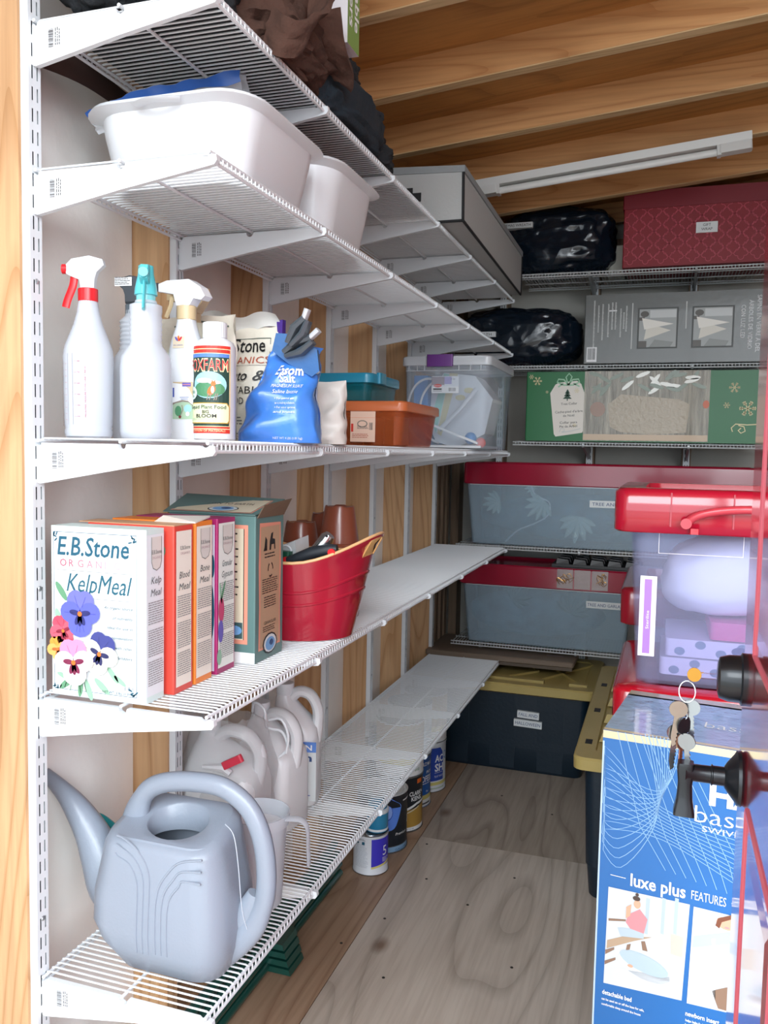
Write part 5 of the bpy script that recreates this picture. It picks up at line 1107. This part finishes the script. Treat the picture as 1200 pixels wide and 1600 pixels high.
P.line([(.14, .035), (.145, .05), (.16, .05), (.16, .04), (.15, .038)], .0025, prg, 5); P.line([(.15, .035), (.19, .042), (.225, .052)], .0025, prg, 5)
def flake(u, v, r):
    for k in range(6):
        a = PI/3*k; c_, s_ = math.cos(a), math.sin(a); P.line([(u, v), (u+r*c_, v+r*s_)], r*.13, sn, 3)
        for q in (.5, .75):
            for g in (-.8, .8): P.line([(u+r*q*c_, v+r*q*s_), (u+r*(q*c_+.28*math.cos(a+g)), v+r*(q*s_+.28*math.sin(a+g)))], r*.12, sn, 3)
for u, v, r in ((.80, .215, .020), (.775, .147, .012), (.85, .135, .030), (.89, .225, .007), (.045, .245, .018), (.02, .262, .010), (.085, .20, .006), (.205, .205, .010), (.20, .065, .008)): flake(u, v, r)
P.line([(.80, .045), (.795, .06), (.81, .075), (.85, .072), (.90, .075)], .004, sn, 3); P.line([(.83, .06), (.82, .05), (.83, .04), (.845, .048), (.84, .065), (.82, .07)], .004, sn, 3)
P.build('printing', t)
# faint print of the collar picture on the silver panel
P = Print(xz(0, -.0018, 0)); wov = M('photo_collar', 'b0a490', .35, bump=.5, bscale=60, coat=.3); P.poly([(.34, .06), (.33, .15), (.38, .19), (.60, .17), (.64, .15), (.63, .04), (.5, .03), (.38, .04)], wov, 1); P.rect(.236, .006, .71, .03, M('photo_floor', 'b89b78', .3, coat=.5), 1); P.ell(.29, .13, .03, .03, M('photo_brown', '8a6248', .35, coat=.5), 1)
gm2 = M('photo_green', '5c6b52', .3, coat=.6)
for k in range(26): P.ell(.25+.45*random.random(), .20+.07*random.random(), .03, .008, gm2 if k % 3 else M('photo_shine', 'e6e6dc', .2, coat=.8), 1+k % 4, 8, random.uniform(-1, 1))
P.ell(.70, .15, .012, .016, M('photo_orange', 'c8623a', .4), 4); P.build('photo_print', t)
# long clear bins with crimson lids
cl2 = M('frosted_bin', 'c6dcea', .3, trans=.70, coat=.2); crd = M('crimson_lid', '93102f', .22, coat=.5, var=.08)
def long_bin(label, x0, x1, z, hb, hl, inset=.035):
    t = thing('long_storage_bin', label, 'bin', (x0, 2.43, z), 0, 'long clear bins with crimson lids')
    W = x1-x0; Dp = .33
    b = MB()
    def S(k, q, r=.02): return [(x+W/2, y+Dp/2, q) for x, y in rr(W-2*k, Dp-2*k, r, 4)]
    b.loft([S(inset+.004, 0), S(inset, .004), S(.012, hb), S(.0145, hb), S(inset+.003, .006)], True, True); b.build('bin_body', cl2, t, smooth=True)
    b = MB(); b.loft([S(.004, hb-.010), S(0, hb-.006), S(.001, hb+hl-.006), S(.006, hb+hl), S(.03, hb+hl), S(.036, hb+hl-.012)], False, True); b.build('bin_lid', crd, t, smooth=True)
    MB().box(.03, W-.03, .008, .011, hb-.014, hb-.010).build('rim_line', M('clear_lid'), t)
    P = Print(lambda u, v, d: (u, .012+(hb-v)*(inset-.012)/hb-.0006-d, v)); return t, P, W
t, P, W = long_bin('upper clear bin of tree garlands with crimson lid, filling the wide back shelf', .118, 1.30, ZD, .268, .082)
P.rect(.528, .175, .763, .204, M('label_white'), 1); P.text('TREE AND GARLAND', .538, .183, .013, navyp, 3, wd=.215); P.build('label', t)
t, P, W = long_bin('lower clear bin of tree garlands with crimson lid, on the lowest back shelf', .112, .84, ZE, .265, .080)
P.rect(.535, .185, .70, .214, M('label_white'), 1); P.text('TREE AND GARLAND', .54, .193, .013, navyp, 3, wd=.155); P.build('label', t)
# garland branches and loose cord seen through the frosted sides
fol = M('pale_garland', 'b7c9c6', .6); fold_ = M('dark_garland', '4d6a72', .7)
def branch(x, z, zs, ang, s_, label, mt, y=2.475):
    t = thing('garland_branch', label, 'garland', (x, y, zs), 0, 'garland branches in the clear bins')
    for k in range(7):
        a = ang+(k-3)*.42; L_ = s_*(1-.10*abs(k-3)); c = V((.35*L_*math.cos(a), 0, z-zs+.35*L_*math.sin(a)))
        b = MB(); b.tube([V((0, 0, z-zs)), V((.25*L_*math.cos(a), -.004, z-zs+.25*L_*math.sin(a))), V((.7*L_*math.cos(a), -.006, z-zs+.7*L_*math.sin(a))), V((L_*math.cos(a), -.004, z-zs+L_*math.sin(a)))], [.003, .011*s_/.1, .012*s_/.1, .003], 7); b.build('sprig', mt, t, smooth=True)
zD = ZD+.01
branch(.27, 1.085, zD, 3.4, .075, 'pale frosted sprig at the left of the upper garland bin', fol)
branch(.46, 1.09, zD, 3.9, .095, 'pale frosted sprig in the middle left of the upper garland bin', fol)
branch(.60, 1.03, zD, 4.6, .11, 'pale frosted sprig low in the middle of the upper garland bin', fol, 2.48)
branch(.42, 1.15, zD, 2.9, .05, 'small pale sprig near the lid of the upper garland bin', fol)
branch(.80, 1.0, zD, 2.6, .13, 'blue grey foliage at the right of the upper garland bin', fold_, 2.52)
branch(.33, .66, ZE+.01, .6, .10, 'blue grey foliage at the left of the lower garland bin', fold_, 2.52)
branch(.58, .62, ZE+.01, 1.2, .11, 'dim foliage in the middle of the lower garland bin', fold_, 2.51)
for k, (x, z, r, lb) in enumerate(((.45, 1.02, .12, 'upper'), (.35, .60, .11, 'lower'))):
    zz = ZD if k == 0 else ZE
    tag(MB().ball((0, 0, 0), 1, 24).xf(Matrix.Diagonal((.30 if k else .48, .10, .10, 1))).build('garland_mass', M('garland_mass', '56758a', .8, bump=.8, bscale=30, var=.35, vscale=18), None, True), 'dense blue green garland packed inside the %s clear bin' % lb, 'garland', None, (.42 if k else .64, 2.60, zz+.12))
t = thing('white_string', 'white cord curving across the front inside the upper garland bin', 'cord', (.5, 2.465, zD))
q = V(t.location); MB().tube(cr([pt(830, 758, 1, 2.465)-q, pt(838, 775, 1, 2.465)-q, pt(858, 785, 1, 2.465)-q, pt(856, 805, 1, 2.465)-q, pt(835, 818, 1, 2.465)-q, pt(810, 828, 1, 2.47)-q, pt(790, 846, 1, 2.475)-q], 5), .003, 6).build('cord', wpl, t, True)
# small clear packets and black tray lying on the lower lid
t = thing('black_clip_tray', 'black slotted plastic tray lying on the lower crimson lid', 'tray', (.60, 2.47, ZE+.3455)); bp_ = M('black_gloss', '101115', .4)
MB().box(-.10, .26, .0, .24, 0, .012).build('tray_base', bp_, t)
for i in range(5):
    for j in range(3):
        MB().hexa([(-.085+.07*i, .006+.075*j, .012), (-.03+.07*i, .006+.075*j, .012), (-.03+.07*i, .06+.075*j, .012), (-.085+.07*i, .06+.075*j, .012), (-.08+.07*i, .012+.075*j, .034), (-.035+.07*i, .012+.075*j, .030), (-.035+.07*i, .05+.075*j, .030), (-.08+.07*i, .05+.075*j, .034)]).build('clip_block', bp_, t)
hk = M('gold_wire', 'c79a5a', .25, .9); pkf = M('packet_film', 'c8b9b9', .15, trans=.5, coat=.7, bump=.5, bscale=40)
for k, (x, lb) in enumerate(((.560, 'left clear packet of gold ornament hooks hanging on the lower bin lid'), (.630, 'empty clear packet between the two packets of gold hooks'), (.700, 'right clear packet of gold ornament hooks on the lower bin lid'))):
    t = thing('hook_packet', lb, 'packet', (x, 2.428, ZE+.264), 0, 'clear packets on the lower lid'); MB().box(-.032, .032, -.006, -.001, 0, .078).build('packet_film', pkf, t)
    if k != 1:
        b = MB(); 
        for i in range(9): 
            x0, z0 = random.uniform(-.022, .022), random.uniform(.01, .05); b.tube(cr([(x0, -.0075, z0), (x0+random.uniform(-.012, .012), -.0085, z0+.012), (x0+random.uniform(-.018, .018), -.008, z0+.02), (x0+random.uniform(-.02, .02), -.0075, z0+.006)], 3), .0011, 5)
        o = b.build('hooks', hk, t, True); o['kind'] = 'stuff'
# ================================================================ floor totes
nav = M('tote_navy', '0e2230', .4, bump=.08, bscale=80); gld = M('tote_gold', 'b7a262', .38, var=.04)
def tote(label, x0, x1, y0, y1, h_, lipx, rotate_ribs=True):
    t = thing('lidded_tote', label, 'tote', (x0, y0, 0), 0, 'dark totes with gold lids'); W, Dp = x1-x0, y1-y0; hb = h_-.055
    def S(k, q, r=.03): return [(x+W/2, y+Dp/2, q) for x, y in rr(W-2*k, Dp-2*k, r, 5)]
    MB().loft([S(.030, 0), S(.026, .006), S(.018, .10), S(.015, .10), S(.004, hb)], True, True).build('tote_body', nav, t, smooth=True)
    b = MB()
    for u in (.22, .5, .78):
        for s_ in (0,): b.hexa([(W*u-.05, .021, .012), (W*u+.05, .021, .012), (W*u+.05, .03, .012), (W*u-.05, .03, .012), (W*u-.055, .001, hb), (W*u+.055, .001, hb), (W*u+.055, .02, hb), (W*u-.055, .02, hb)])
    for k in range(3):
        pass
    o = b.build('front_ribs', nav, t); o['kind'] = 'stuff'
    l = lipx
    MB().loft([S(-.012, hb-.005), S(-l, hb), S(-l-.001, hb+.030), S(-l+.004, hb+.036), S(.030, hb+.036), S(.034, hb+.030)], True, True).build('lid', gld, t, smooth=True)
    return t, W, Dp, hb
t, W, Dp, hb = tote('dark navy tote with gold lid labelled FALL AND HALLOWEEN under the back shelves', .005, .692, 2.245, 2.745, .388, .020)
b = MB(); z = hb+.0305
for (a, c) in (((.45, .05), (.66, .42)), ((.45, .42), (.66, .05)), ((.30, .05), (.45, .23)), ((.45, .23), (.36, .45))):
    d = V((c[0]-a[0], c[1]-a[1], 0)).normalized(); nn = V((-d.y, d.x, 0))*.006
    b.hexa([(a[0]-nn.x, a[1]-nn.y, z), (c[0]-nn.x, c[1]-nn.y, z), (c[0]+nn.x, c[1]+nn.y, z), (a[0]+nn.x, a[1]+nn.y, z), (a[0]-nn.x, a[1]-nn.y, z+.008), (c[0]-nn.x, c[1]-nn.y, z+.008), (c[0]+nn.x, c[1]+nn.y, z+.008), (a[0]+nn.x, a[1]+nn.y, z+.008)])
o = b.build('lid_ribs', gld, t); o['kind'] = 'stuff'
MB().box(.03, .50, .04, .075, z, z+.014).build('raised_step', gld, t); MB().box(.60, .67, .04, .075, z, z+.014).build('raised_step', gld, t)
for k, (a, s_, wd, x) in enumerate(((.232, 'FALL AND', .075, .405), (.196, 'HALLOWEEN', .100, .392))):
    yy = .0+.004
    o = MB().hexa([(x, -.004, a), (x+wd+.012, -.004, a-.003), (x+wd+.012, .008, a-.003), (x, .008, a), (x, -.004, a+.028), (x+wd+.012, -.004, a+.025), (x+wd+.012, .008, a+.025), (x, .008, a+.028)]).build('label_strip', M('label_white'), t)
    P = Print(xz(x, -.0042, a)); P.text(s_, .006, .008, .013, navyp, 1, wd=wd, rot=-.03); P.build('lettering', t)
t, W, Dp, hb = tote('dark tote with wide gold ribbed lid, standing front to back on the right', .745, 1.25, 1.335, 2.395, .452, .026)
z = hb+.036
MB().loft([[(x+W/2, y+Dp/2, q) for x, y in rr(W-.13, Dp-.10, .02, 4)] for q in (z-.006, z+.012)]).build('raised_deck', gld, t, smooth=True)
for k in range(5):
    yy = .13+.19*k
    MB().hexa([(.035, yy, z), (.068, yy, z), (.068, yy+.055, z), (.035, yy+.055, z), (.045, yy+.004, z+.028), (.068, yy+.004, z+.028), (.068, yy+.05, z+.028), (.045, yy+.05, z+.028)]).build('lid_lug', gld, t)
for k in range(3):
    yy = .10+.33*k; MB().box(-.004, .016, yy, yy+.04, z-.001, z+.0012).build('lid_slot', BLK, t)
MB().box(-.030, -.022, .06, .11, hb-.006, hb+.02).build('latch_tab', gld, t)
# brown board across the rear tote
brb = M('brown_board', '7b6b5c', .6, bump=.1, bscale=80)
t = thing('folded_table_leaf', 'long brown plastic board with orange and green stickers on the navy tote', 'board', (-.010, 2.385, .402-.012))
MB().box(0, .615, .0, .33, .012, .030).build('board_core', M('brown_board_dark', '5f5347', .7), t)
MB().loft([[(x+.3075, y+.165, q) for x, y in rr(.63-2*k, .345-2*k, .012, 3)] for q, k in ((.026, .004), (.030, .0), (.046, 0), (.050, .004))]).build('board_top', brb, t, smooth=True)
P = Print(xy(0, 0, .0502)); P.rect(.245, .19, .365, .225, M('sticker_orange', 'd9603a', .5), 1); P.para(.255, .195, .355, .22, .010, M('print_brick'), 2); P.rect(.46, .20, .53, .235, M('sticker_green', '4f8f5a', .5), 1); P.rect(.50, .08, .57, .092, M('print_mauve'), 1); P.build('stickers', t)
# ================================================================ right hand pile
rlid = M('red_lid', 'b81226', .15, coat=.6); clb = M('clear_lilac', 'cdd0f0', .15, trans=.87, coat=.4); wt2 = M('white_translucent', 'cfd2da', .25, trans=.3)
def stackbin(label, x0, x1, y0, y1, z0, hb, hl, lipx, body, lidm):
    t = thing('storage_bin', label, 'bin', (x0, y0, z0), 0, 'red lidded bins on the right'); W, Dp = x1-x0, y1-y0
    def S(k, q, r=.03): return [(x+W/2, y+Dp/2, q) for x, y in rr(W-2*k, Dp-2*k, r, 5)]
    MB().loft([S(.026, 0), S(.022, .005), S(.002, hb), S(.005, hb), S(.025, .008)], True, True).build('bin_body', body, t, smooth=True)
    MB().loft([S(-lipx+.006, hb-.012), S(-lipx, hb-.008), S(-lipx, hb+hl-.008), S(-lipx+.008, hb+hl), S(.028, hb+hl), S(.034, hb+hl-.022)], False, True, ).build('bin_lid', lidm, t, smooth=60)
    return t, W, Dp
stackbin('hidden lower clear bin under the red lidded stack', .93, 1.33, .79, 1.20, 0, .33, .05, .015, wt2, rlid)
stackbin('clear bin with glossy red lid under the tall clear tote', .875, 1.36, .765, 1.215, .3805, .36, .058, .028, wt2, rlid)
stackbin('clear bin with dark red lid standing on the gold lidded tote', .862, 1.25, 1.47, 1.95, .4655, .345, .095, .036, wt2, M('red_lid_dark', 'a31228', .25, coat=.4))
t, W, Dp = stackbin('tall clear tote with bright red handled lid, clothes and white pillow inside', .868, 1.315, .775, 1.175, .7995, .342, .080, .032, clb, M('red_lid_bright', 'a80f2a', .15, coat=.6))
zc = .7995
for x in (.0, ): pass
MB().tube(cr([pt(1072, 818, 1, .735)-V(t.location), pt(1090, 806, 1, .728)-V(t.location), pt(1125, 799, 1, .724)-V(t.location), pt(1170, 797, 1, .722)-V(t.location), pt(1215, 800, 1, .724)-V(t.location)], 5), [(.0085, .009)]*21, 12).build('lid_handle', M('handle_rose', 'bf3a46', .3, coat=.3), t, smooth=True)
q = pt(1072, 818, 1, .733)-V(t.location); MB().tube([q, q+V((0, -.010, 0))], .011, 14).build('handle_pivot', M('handle_rose'), t, True)
q = pt(1085, 829, 1, .736)-V(t.location); MB().loft([sec(.018, .012, .003, z_) for z_ in (-.008, .004)]).xf(Matrix.Translation(q)).build('latch_foot', rlid, t)
b = MB()
for x in (.08, .20, .30): b.box(x, x+.003, -.034, -.030, .345, .415)
o = b.build('lid_ribs', M('red_lid_bright'), t); o['kind'] = 'stuff'
P = Print(lambda u, v, d: (.026+u, .022*(1-v/.342)-.0004-d, v)); pvi = M('print_lav2', 'a878c4', .5); P.rect(.0, .06, .034, .235, M('print_pinkwhite', 'e8dfe8', .5), 1); P.rect(.009, .066, .024, .228, pvi, 2); P.text('Sterilite', .020, .12, .006, WHT, 4, rot=PI/2, wd=.04); P.frame(.034, .285, .20, .336, .001, M('print_pinkwhite'), 1); P.build('label', t)
# contents
pw = M('pillow_white', 'e9eaf4', .7, bump=.2, bscale=14)
def pillow(name, label, cat, c, size, mt, seed, rot=0):
    t = thing(name, label, cat, c, rot)
    def f(a, b):
        th = 2*PI*a; ph = PI*(b-.5); s_ = lambda v, q: math.copysign(abs(v)**q, v); d = V((s_(math.cos(th), .6)*s_(math.cos(ph), .6), s_(math.sin(th), .6)*s_(math.cos(ph), .6), s_(math.sin(ph), .8))); k = 1+.06*noise.noise(d*2.5+V((seed, 0, 0)))
        return (d.x*size[0]/2*k, d.y*size[1]/2*k, max(0, size[2]/2+d.z*size[2]/2*k+.12*size[2]*d.x))
    MB().grid(lambda a, b: f(a % 1, max(.002, min(.998, b))), 48, 24).build('fabric', mt, t, smooth=85); return t
pillow('pillow', 'white pillow lying slanted in the top half of the clear tote', 'pillow', (1.125, .95, zc+.145), (.37, .25, .18), pw, 3)
t = thing('inner_box', 'lilac clear box of folded clothes inside the tall tote', 'box', (1.10, .95, zc+.010)); MB().loft([sec(.33, .26, .02, z_) for z_ in (0, .004)]+[sec(.35, .28, .02, z_) for z_ in (.128, .132)]).build('box_body', M('lilac_clear', 'c4b4e0', .2, trans=.92), t, smooth=True)
wp_ = M('cloth_white', 'edeef2', .8); pkc = M('cloth_pink', 'ec6a9a', .8); tlc2 = M('print_tealgrey', '6f93a2', .5)
for k, (z_, x, w_, c, lb) in enumerate(((.005, -.16, .32, wp_, 'white cloth with grey dots at the bottom of the inner box'), (.047, -.15, .28, wp_, 'white dotted cloth in the middle of the inner box'), (.089, -.06, .2, pkc, 'pink folded cloth at the top of the inner box'))):
    t = thing('folded_cloth', lb, 'cloth', (1.10, .95, zc+.010+z_), 0, 'clothes in the clear tote')
    MB().loft([[(x+w_/2+p[0], p[1], p[2]) for p in sec(w_, .24, .012, q)] for q in (0, .038)]).build('cloth_fold', c, t, smooth=True)
    if k < 2:
        P = Print(xz(x, -.1206, 0))
        for j in range(7): P.ell(.03+.042*j, .012+.016*(j % 2), .011, .009, tlc2, 1)
        P.ell(.15, .02, .016, .010, navyp, 2); P.ell(.17, .02, .008, .008, pkc, 3); P.rect(.19, .005, .23, .03, M('print_lav2'), 2); P.build('dots', t)
# big blue cardboard box
bb = M('carton_blue', '2468ac', .35, var=.04, vscale=5, coat=.2)
t = thing('baby_bassinet_box', 'tall blue cardboard box with white line art and product photos in front', 'box', (.849, .440, 0), math.radians(-7.5)); W, Dp, H = .40, .285, .800
MB().mat(bb).box(0, W, 0, Dp, 0, H).build('carton', None, t)
lb_ = M('print_linework', '8db8e0', .45); tap = M('packing_tape', 'd8cba4', .2, coat=.5); tps = M('tape_clear', '8fb0cf', .1, coat=1, bump=.5, bscale=35)
P = Print(lambda u, v, d: (u, -.0003-d, v))
P.rect(0, H-.014, W, H-.0005, tap, 1); P.rect(.0, .0, .003, H-.02, M('print_scuff', 'b9cfe2', .5), 1)
def UV(a, c):   # measured point -> face coordinates
    p = pt(a, c, 1, .44); yaw_ = math.radians(-7.5)
    o_ = V((.849, .440, 0)); nrm = V((math.sin(yaw_)*-1*-1, -math.cos(yaw_), 0)); nrm = V((math.sin(-yaw_)*-1, -math.cos(yaw_), 0))
    nrm = V((math.sin(yaw_), -math.cos(yaw_), 0)); dr = p-CAM; tt = (o_-CAM).dot(nrm)/dr.dot(nrm); h_ = CAM+dr*tt; ex = V((math.cos(yaw_), math.sin(yaw_), 0)); return ((h_-o_).dot(ex), h_.z)
# string-art figure
A0, B0 = (945, 1150), (1030, 1250)
for k in range(11):
    f_ = k/10
    a = UV(938-3*f_, 1150+150*f_); m1 = UV(1035+25*f_, 1215+95*f_); e = UV(1165, 1340+52*f_-30*(1-f_)); s0 = UV(1068-60*f_, 1150-12*f_+8)
    P.line([(p.x, p.y) for p in cr([V((*s0, 0)), V((*UV(1035-8*f_, 1235+4*k), 0)), V((*UV(960+10*f_*f_, 1205+15*k), 0)), V((*UV(930+5*f_, 1190+12*k), 0)), V((*UV(945, 1165+13*k), 0)), V((*UV(1035, 1262+5*k), 0)), V((*e, 0))], 6) if p.x > .003], .0011, lb_, 2)
for k in range(9): 
    f_ = k/8; P.line([UV(965+12*k, 1142+2*k), UV(1000+20*k, 1290+9*k), UV(1040+16*k, 1360+6*k)], .0011, lb_, 2)
# top face, tape, scuffs
P.text('HALO', UV(1108, 1256)[0], UV(1108, 1256)[1], .037, WHT, 3, wd=.155, bold=.04)
a = UV(1085, 1283); P.text('bassinest', a[0], a[1], .030, WHT, 3, wd=.185, bold=-.01)
a = UV(1097, 1295); P.text('SWIVEL SLEEPER', a[0], a[1]-.004, .010, WHT, 3, wd=.155)
a = UV(985, 1383); P.text('luxe plus', a[0], a[1], .0225, WHT, 3, wd=.093, bold=.02); a = UV(1080, 1404); P.text('FEATURES', a[0], a[1], .016, WHT, 3, wd=.056, bold=.0)
a, e = UV(954, 1366), UV(978, 1372); P.line([a, e], .0012, WHT, 3); a = UV(1143, 1411); P.line([a, (a[0]+.05, a[1])], .0012, WHT, 3)
pw1 = M('photo_bright', 'cfd6da', .5); pw2 = M('photo_shade', 'b2c1cc', .4); sk = M('photo_skin', 'd9a88c', .5); pkp = M('photo_pink', 'd58c92', .5); br3 = M('photo_wood', '8c6f5c', .5)
def poly(pts, mt, l): P.poly([UV(*p) for p in pts], mt, l)
poly([(951, 1385), (1078, 1413), (1065, 1563), (943, 1535)], pw1, 2); poly([(1084, 1416), (1215, 1448), (1205, 1598), (1073, 1567)], pw1, 2)
poly([(951, 1434), (978, 1436), (978, 1439), (951, 1438)], br3, 4); poly([(949, 1468), (975, 1462), (1020, 1464), (990, 1470), (948, 1481)], M('photo_oak', 'b39a80', .5), 4)
poly([(982, 1428), (1000, 1420), (1012, 1436), (1006, 1458), (985, 1450), (978, 1440)], pkp, 6); poly([(965, 1448), (985, 1450), (1006, 1458), (1006, 1466), (970, 1462)], pw2, 5)
P.ell(*UV(996, 1412), .006, .008, sk, 7); P.ell(*UV(995, 1403), .0065, .0045, M('photo_hair', '4d3f38', .5), 8); P.ell(*UV(996, 1397), .003, .003, M('photo_hair'), 8); poly([(979, 1416), (987, 1412), (985, 1430), (978, 1434)], sk, 7)
poly([(1002, 1470), (1008, 1470), (1012, 1486), (1004, 1484)], br3, 5); poly([(980, 1475), (986, 1474), (984, 1483), (978, 1484)], br3, 5)
P.ell(*UV(1006, 1512), .046, .021, M('photo_tub', 'dfe4e8', .4), 5, 20, -.22); P.ell(*UV(1006, 1505), .043, .016, M('photo_tubin', 'b0c2cf', .4), 6, 20, -.22); poly([(964, 1512), (1050, 1526), (1042, 1542), (985, 1538)], M('photo_tub'), 5); P.ell(*UV(985, 1508), .005, .003, sk, 8)
poly([(1048, 1458), (1068, 1464), (1066, 1496), (1048, 1490)], M('photo_basket', 'c9c0b4', .5), 4); poly([(946, 1483), (960, 1479), (960, 1483), (946, 1490)], br3, 5); poly([(945, 1500), (962, 1495), (962, 1499), (945, 1506)], br3, 5)
for a in (1010, 1035, 1055): poly([(a, 1402), (a+6, 1404), (a+2, 1460), (a-3, 1458)], pw2, 3)
poly([(1085, 1425), (1100, 1420), (1115, 1440), (1110, 1452), (1085, 1456)], M('photo_shirt', 'd8d0c6', .5), 4); P.ell(*UV(1135, 1443), .016, .011, sk, 5, 14, -.1); poly([(1118, 1445), (1122, 1434), (1148, 1428), (1150, 1434), (1128, 1440), (1124, 1450)], M('photo_hair2', '7d4a35', .5), 6); P.ell(*UV(1136, 1449), .004, .0015, pkp, 7)
poly([(1084, 1462), (1150, 1455), (1150, 1473), (1082, 1480)], pw2, 4); poly([(1112, 1466), (1118, 1466), (1118, 1560), (1112, 1560)], M('photo_tub'), 5); poly([(1112, 1547), (1150, 1539), (1148, 1572), (1140, 1580), (1122, 1575)], br3, 5)
for s_, x, y, h_, wd in (('detachable bed', 941, 1550, .0085, .052), ('can be used on or off the base for safe,', 940, 1559, .0045, .075), ('comfortable sleep around the house', 940, 1567, .0045, .069), ('newborn insert', 1071, 1584, .0085, .055), ('helps baby feel more secure', 1071, 1593, .0045, .055), ('for a better night sleep', 1070, 1600, .0045, .045)):
    a = UV(x, y); P.text(s_, a[0], a[1]-.002, h_, WHT, 3, wd=wd, bold=.02)
P.para(.03, H-.045, .09, H-.038, .008, WHT, 3); P.line([(.13, H-.035), (.19, H-.045)], .002, WHT, 3)
P.build('front_print', t)
P = Print(xy(0, 0, H+.0002)); P.rect(.0, .0, W, .012, tap, 1); P.rect(.0, .012, W, Dp-.03, tps, 1); P.rect(.0, Dp-.04, W, Dp, M('tape_edge', 'b9a98d', .15, coat=.8), 1)
for k in range(12): a = PI*k/12; P.line([(.11-.09*math.cos(a), .16-.10*math.sin(a)), (.11+.09*math.cos(a), .16+.10*math.sin(a))], .0008, lb_, 3)
P.text('bassinest', .16, .10, .035, WHT, 3, wd=.16, bold=-.01); P.build('top_print', t)
# ================================================================ the open red door
dr = M('door_red', 'b3162b', .12, coat=1, spec=.8)
d1 = bpy.data.objects.new('door_1', None); COL.objects.link(d1); struct(d1); DX = 1.047; DY = .135
d1.location = (DX, DY, 0)
MB().box(0, .04, -.86, 0, .01, 2.05).build('door_leaf', dr, d1)
mould = M('door_moulding', 'c9606c', .3)
for (y0, y1, z0, z1) in ((-.40, -.13, .22, .86), (-.74, -.47, .22, .86), (-.40, -.13, 1.05, 1.85), (-.74, -.47, 1.05, 1.85)):
    fr_ = [(y0, z0), (y1, z0), (y1, z1), (y0, z1)]; q = [(-.0, *p) for p in fr_]
    for i in range(4): MB().tube([q[i], q[(i+1) % 4]], .0032, 6).build('panel_moulding', mould, d1, True)
    MB().hexa([(-.001, y0+.02, z0+.02), (-.001, y1-.02, z0+.02), (.0, y1-.02, z1-.02), (.0, y0+.02, z1-.02), (-.002, y0+.04, z0+.04), (-.002, y1-.04, z0+.04), (-.002, y1-.04, z1-.04), (-.002, y0+.04, z1-.04)]).build('raised_panel', dr, d1)
hbk = M('handle_black', '1c2126', .3, .3, coat=.3)
RY = Matrix.Rotation(-PI/2, 4, 'Y')
pl = pt(1160, 1217, 0, DX)-V((DX, DY, 0)); pdb = pt(1166, 1062, 0, DX)-V((DX, DY, 0))
def onx(prof, c, n=28): return MB().lathe(prof, n, cap0=True, cap1=True).xf(Matrix.Translation(c) @ RY)
lv = onx([(.034, 0), (.036, .003), (.035, .007), (.030, .010), (.020, .018), (.014, .022)], pl).build('lever_rosette', hbk, d1, smooth=True)
onx([(.0125, .020), (.0125, .036), (.014, .037), (.014, .038), (.0115, .039), (.0115, .068), (.013, .070)], pl).build('lever_neck', hbk, lv, smooth=True)
c = pl+V((-.070, 0, 0)); b = MB()
b.loft([[tuple(c+V((x, y, z))) for x, y in rr(w_, d_, .004, 3)] for w_, d_, z in ((.020, .020, .013), (.022, .022, .006), (.018, .020, -.015), (.020, .024, -.035), (.026, .030, -.052), (.027, .032, -.056))]); b.build('lever_paddle', hbk, lv, smooth=True)
dbt = onx([(.034, 0), (.0345, .006), (.031, .008), (.0305, .022), (.027, .033), (.020, .035)], pdb).build('deadbolt', hbk, d1, smooth=True)
brs = M('key_brass', 'cf9a45', .25, .9); nk = M('key_nickel', 'b9b2a2', .3, .9); slvk = M('key_silver', 'aab0b4', .25, .95)
def key_mesh(mt, L_=.05, hw=.012):
    b = MB(); n = 16
    head = [(hw*math.cos(2*PI*i/n), hw*math.sin(2*PI*i/n)*.95) for i in range(n)]
    head = [(x, y) for x, y in head]
    b.prism(head, lambda a, c, q: (a, q, c), -.001, .001)
    bl = [(-.0038, -.009)]+[(-.0038, -L_*.7-.003)]+[(.0, -L_)]+[(.004, -L_*.92)]
    k = 7
    for i in range(k): z = -L_*.9+(L_*.7)*i/k; bl += [(.0042, z), (.0026, z+.0035)]
    bl += [(.0042, -.009)]
    b.prism(bl, lambda a, c, q: (a, q, c), -.0009, .0009); return b.mesh('key', mt)
kd = pdb+V((-.036, 0, 0))
kr = thing('key_ring', 'bunch of keys hanging from the brass key in the deadbolt', 'keys', tuple(V((DX, DY, 0))+kd)); o0 = V(kr.location)
o = put('key', key_mesh(brs, .03, .0095), kr, (-.028, 0, 0)); o.rotation_euler = (0, -PI/2, 0)
ring = [(-.040+.0, .013*math.sin(a), -.018+.016*math.cos(a)) for a in [2*PI*i/24 for i in range(24)]]
ringp = [(-.036+.013*math.cos(a)*.8, .006*math.sin(a), -.024+.013*math.sin(a)) for a in [2*PI*i/24 for i in range(24)]]
MB().tube(ringp, .0009, 6, closed=True).build('split_ring', slvk, kr, True)
for k, (x, y, z, mt, L_, ax, ay) in enumerate(((-.046, -.004, -.048, nk, .052, .1, .12), (-.030, .004, -.046, slvk, .05, -.1, -.05), (-.048, .002, -.082, slvk, .052, .3, .10), (-.038, -.004, -.070, M('key_black', '20242a', .4), .045, .8, -.15), (-.034, -.007, -.090, slvk, .06, -.4, -.10), (-.040, .006, -.094, M('key_copper', 'b98a72', .3, .8), .045, 1.0, .05))):
    o = put('key', key_mesh(mt, L_), kr, (x, y, z)); o.rotation_euler = (0, ay, ax)
for a in ((-.04, -.003, -.055), (-.037, .003, -.065), (-.042, 0, -.075)): MB().tube([(a[0]+.006*math.cos(q), a[1], a[2]+.007*math.sin(q)) for q in [2*PI*i/12 for i in range(12)]], .001, 5, closed=True).build('chain_link', slvk, kr, True)
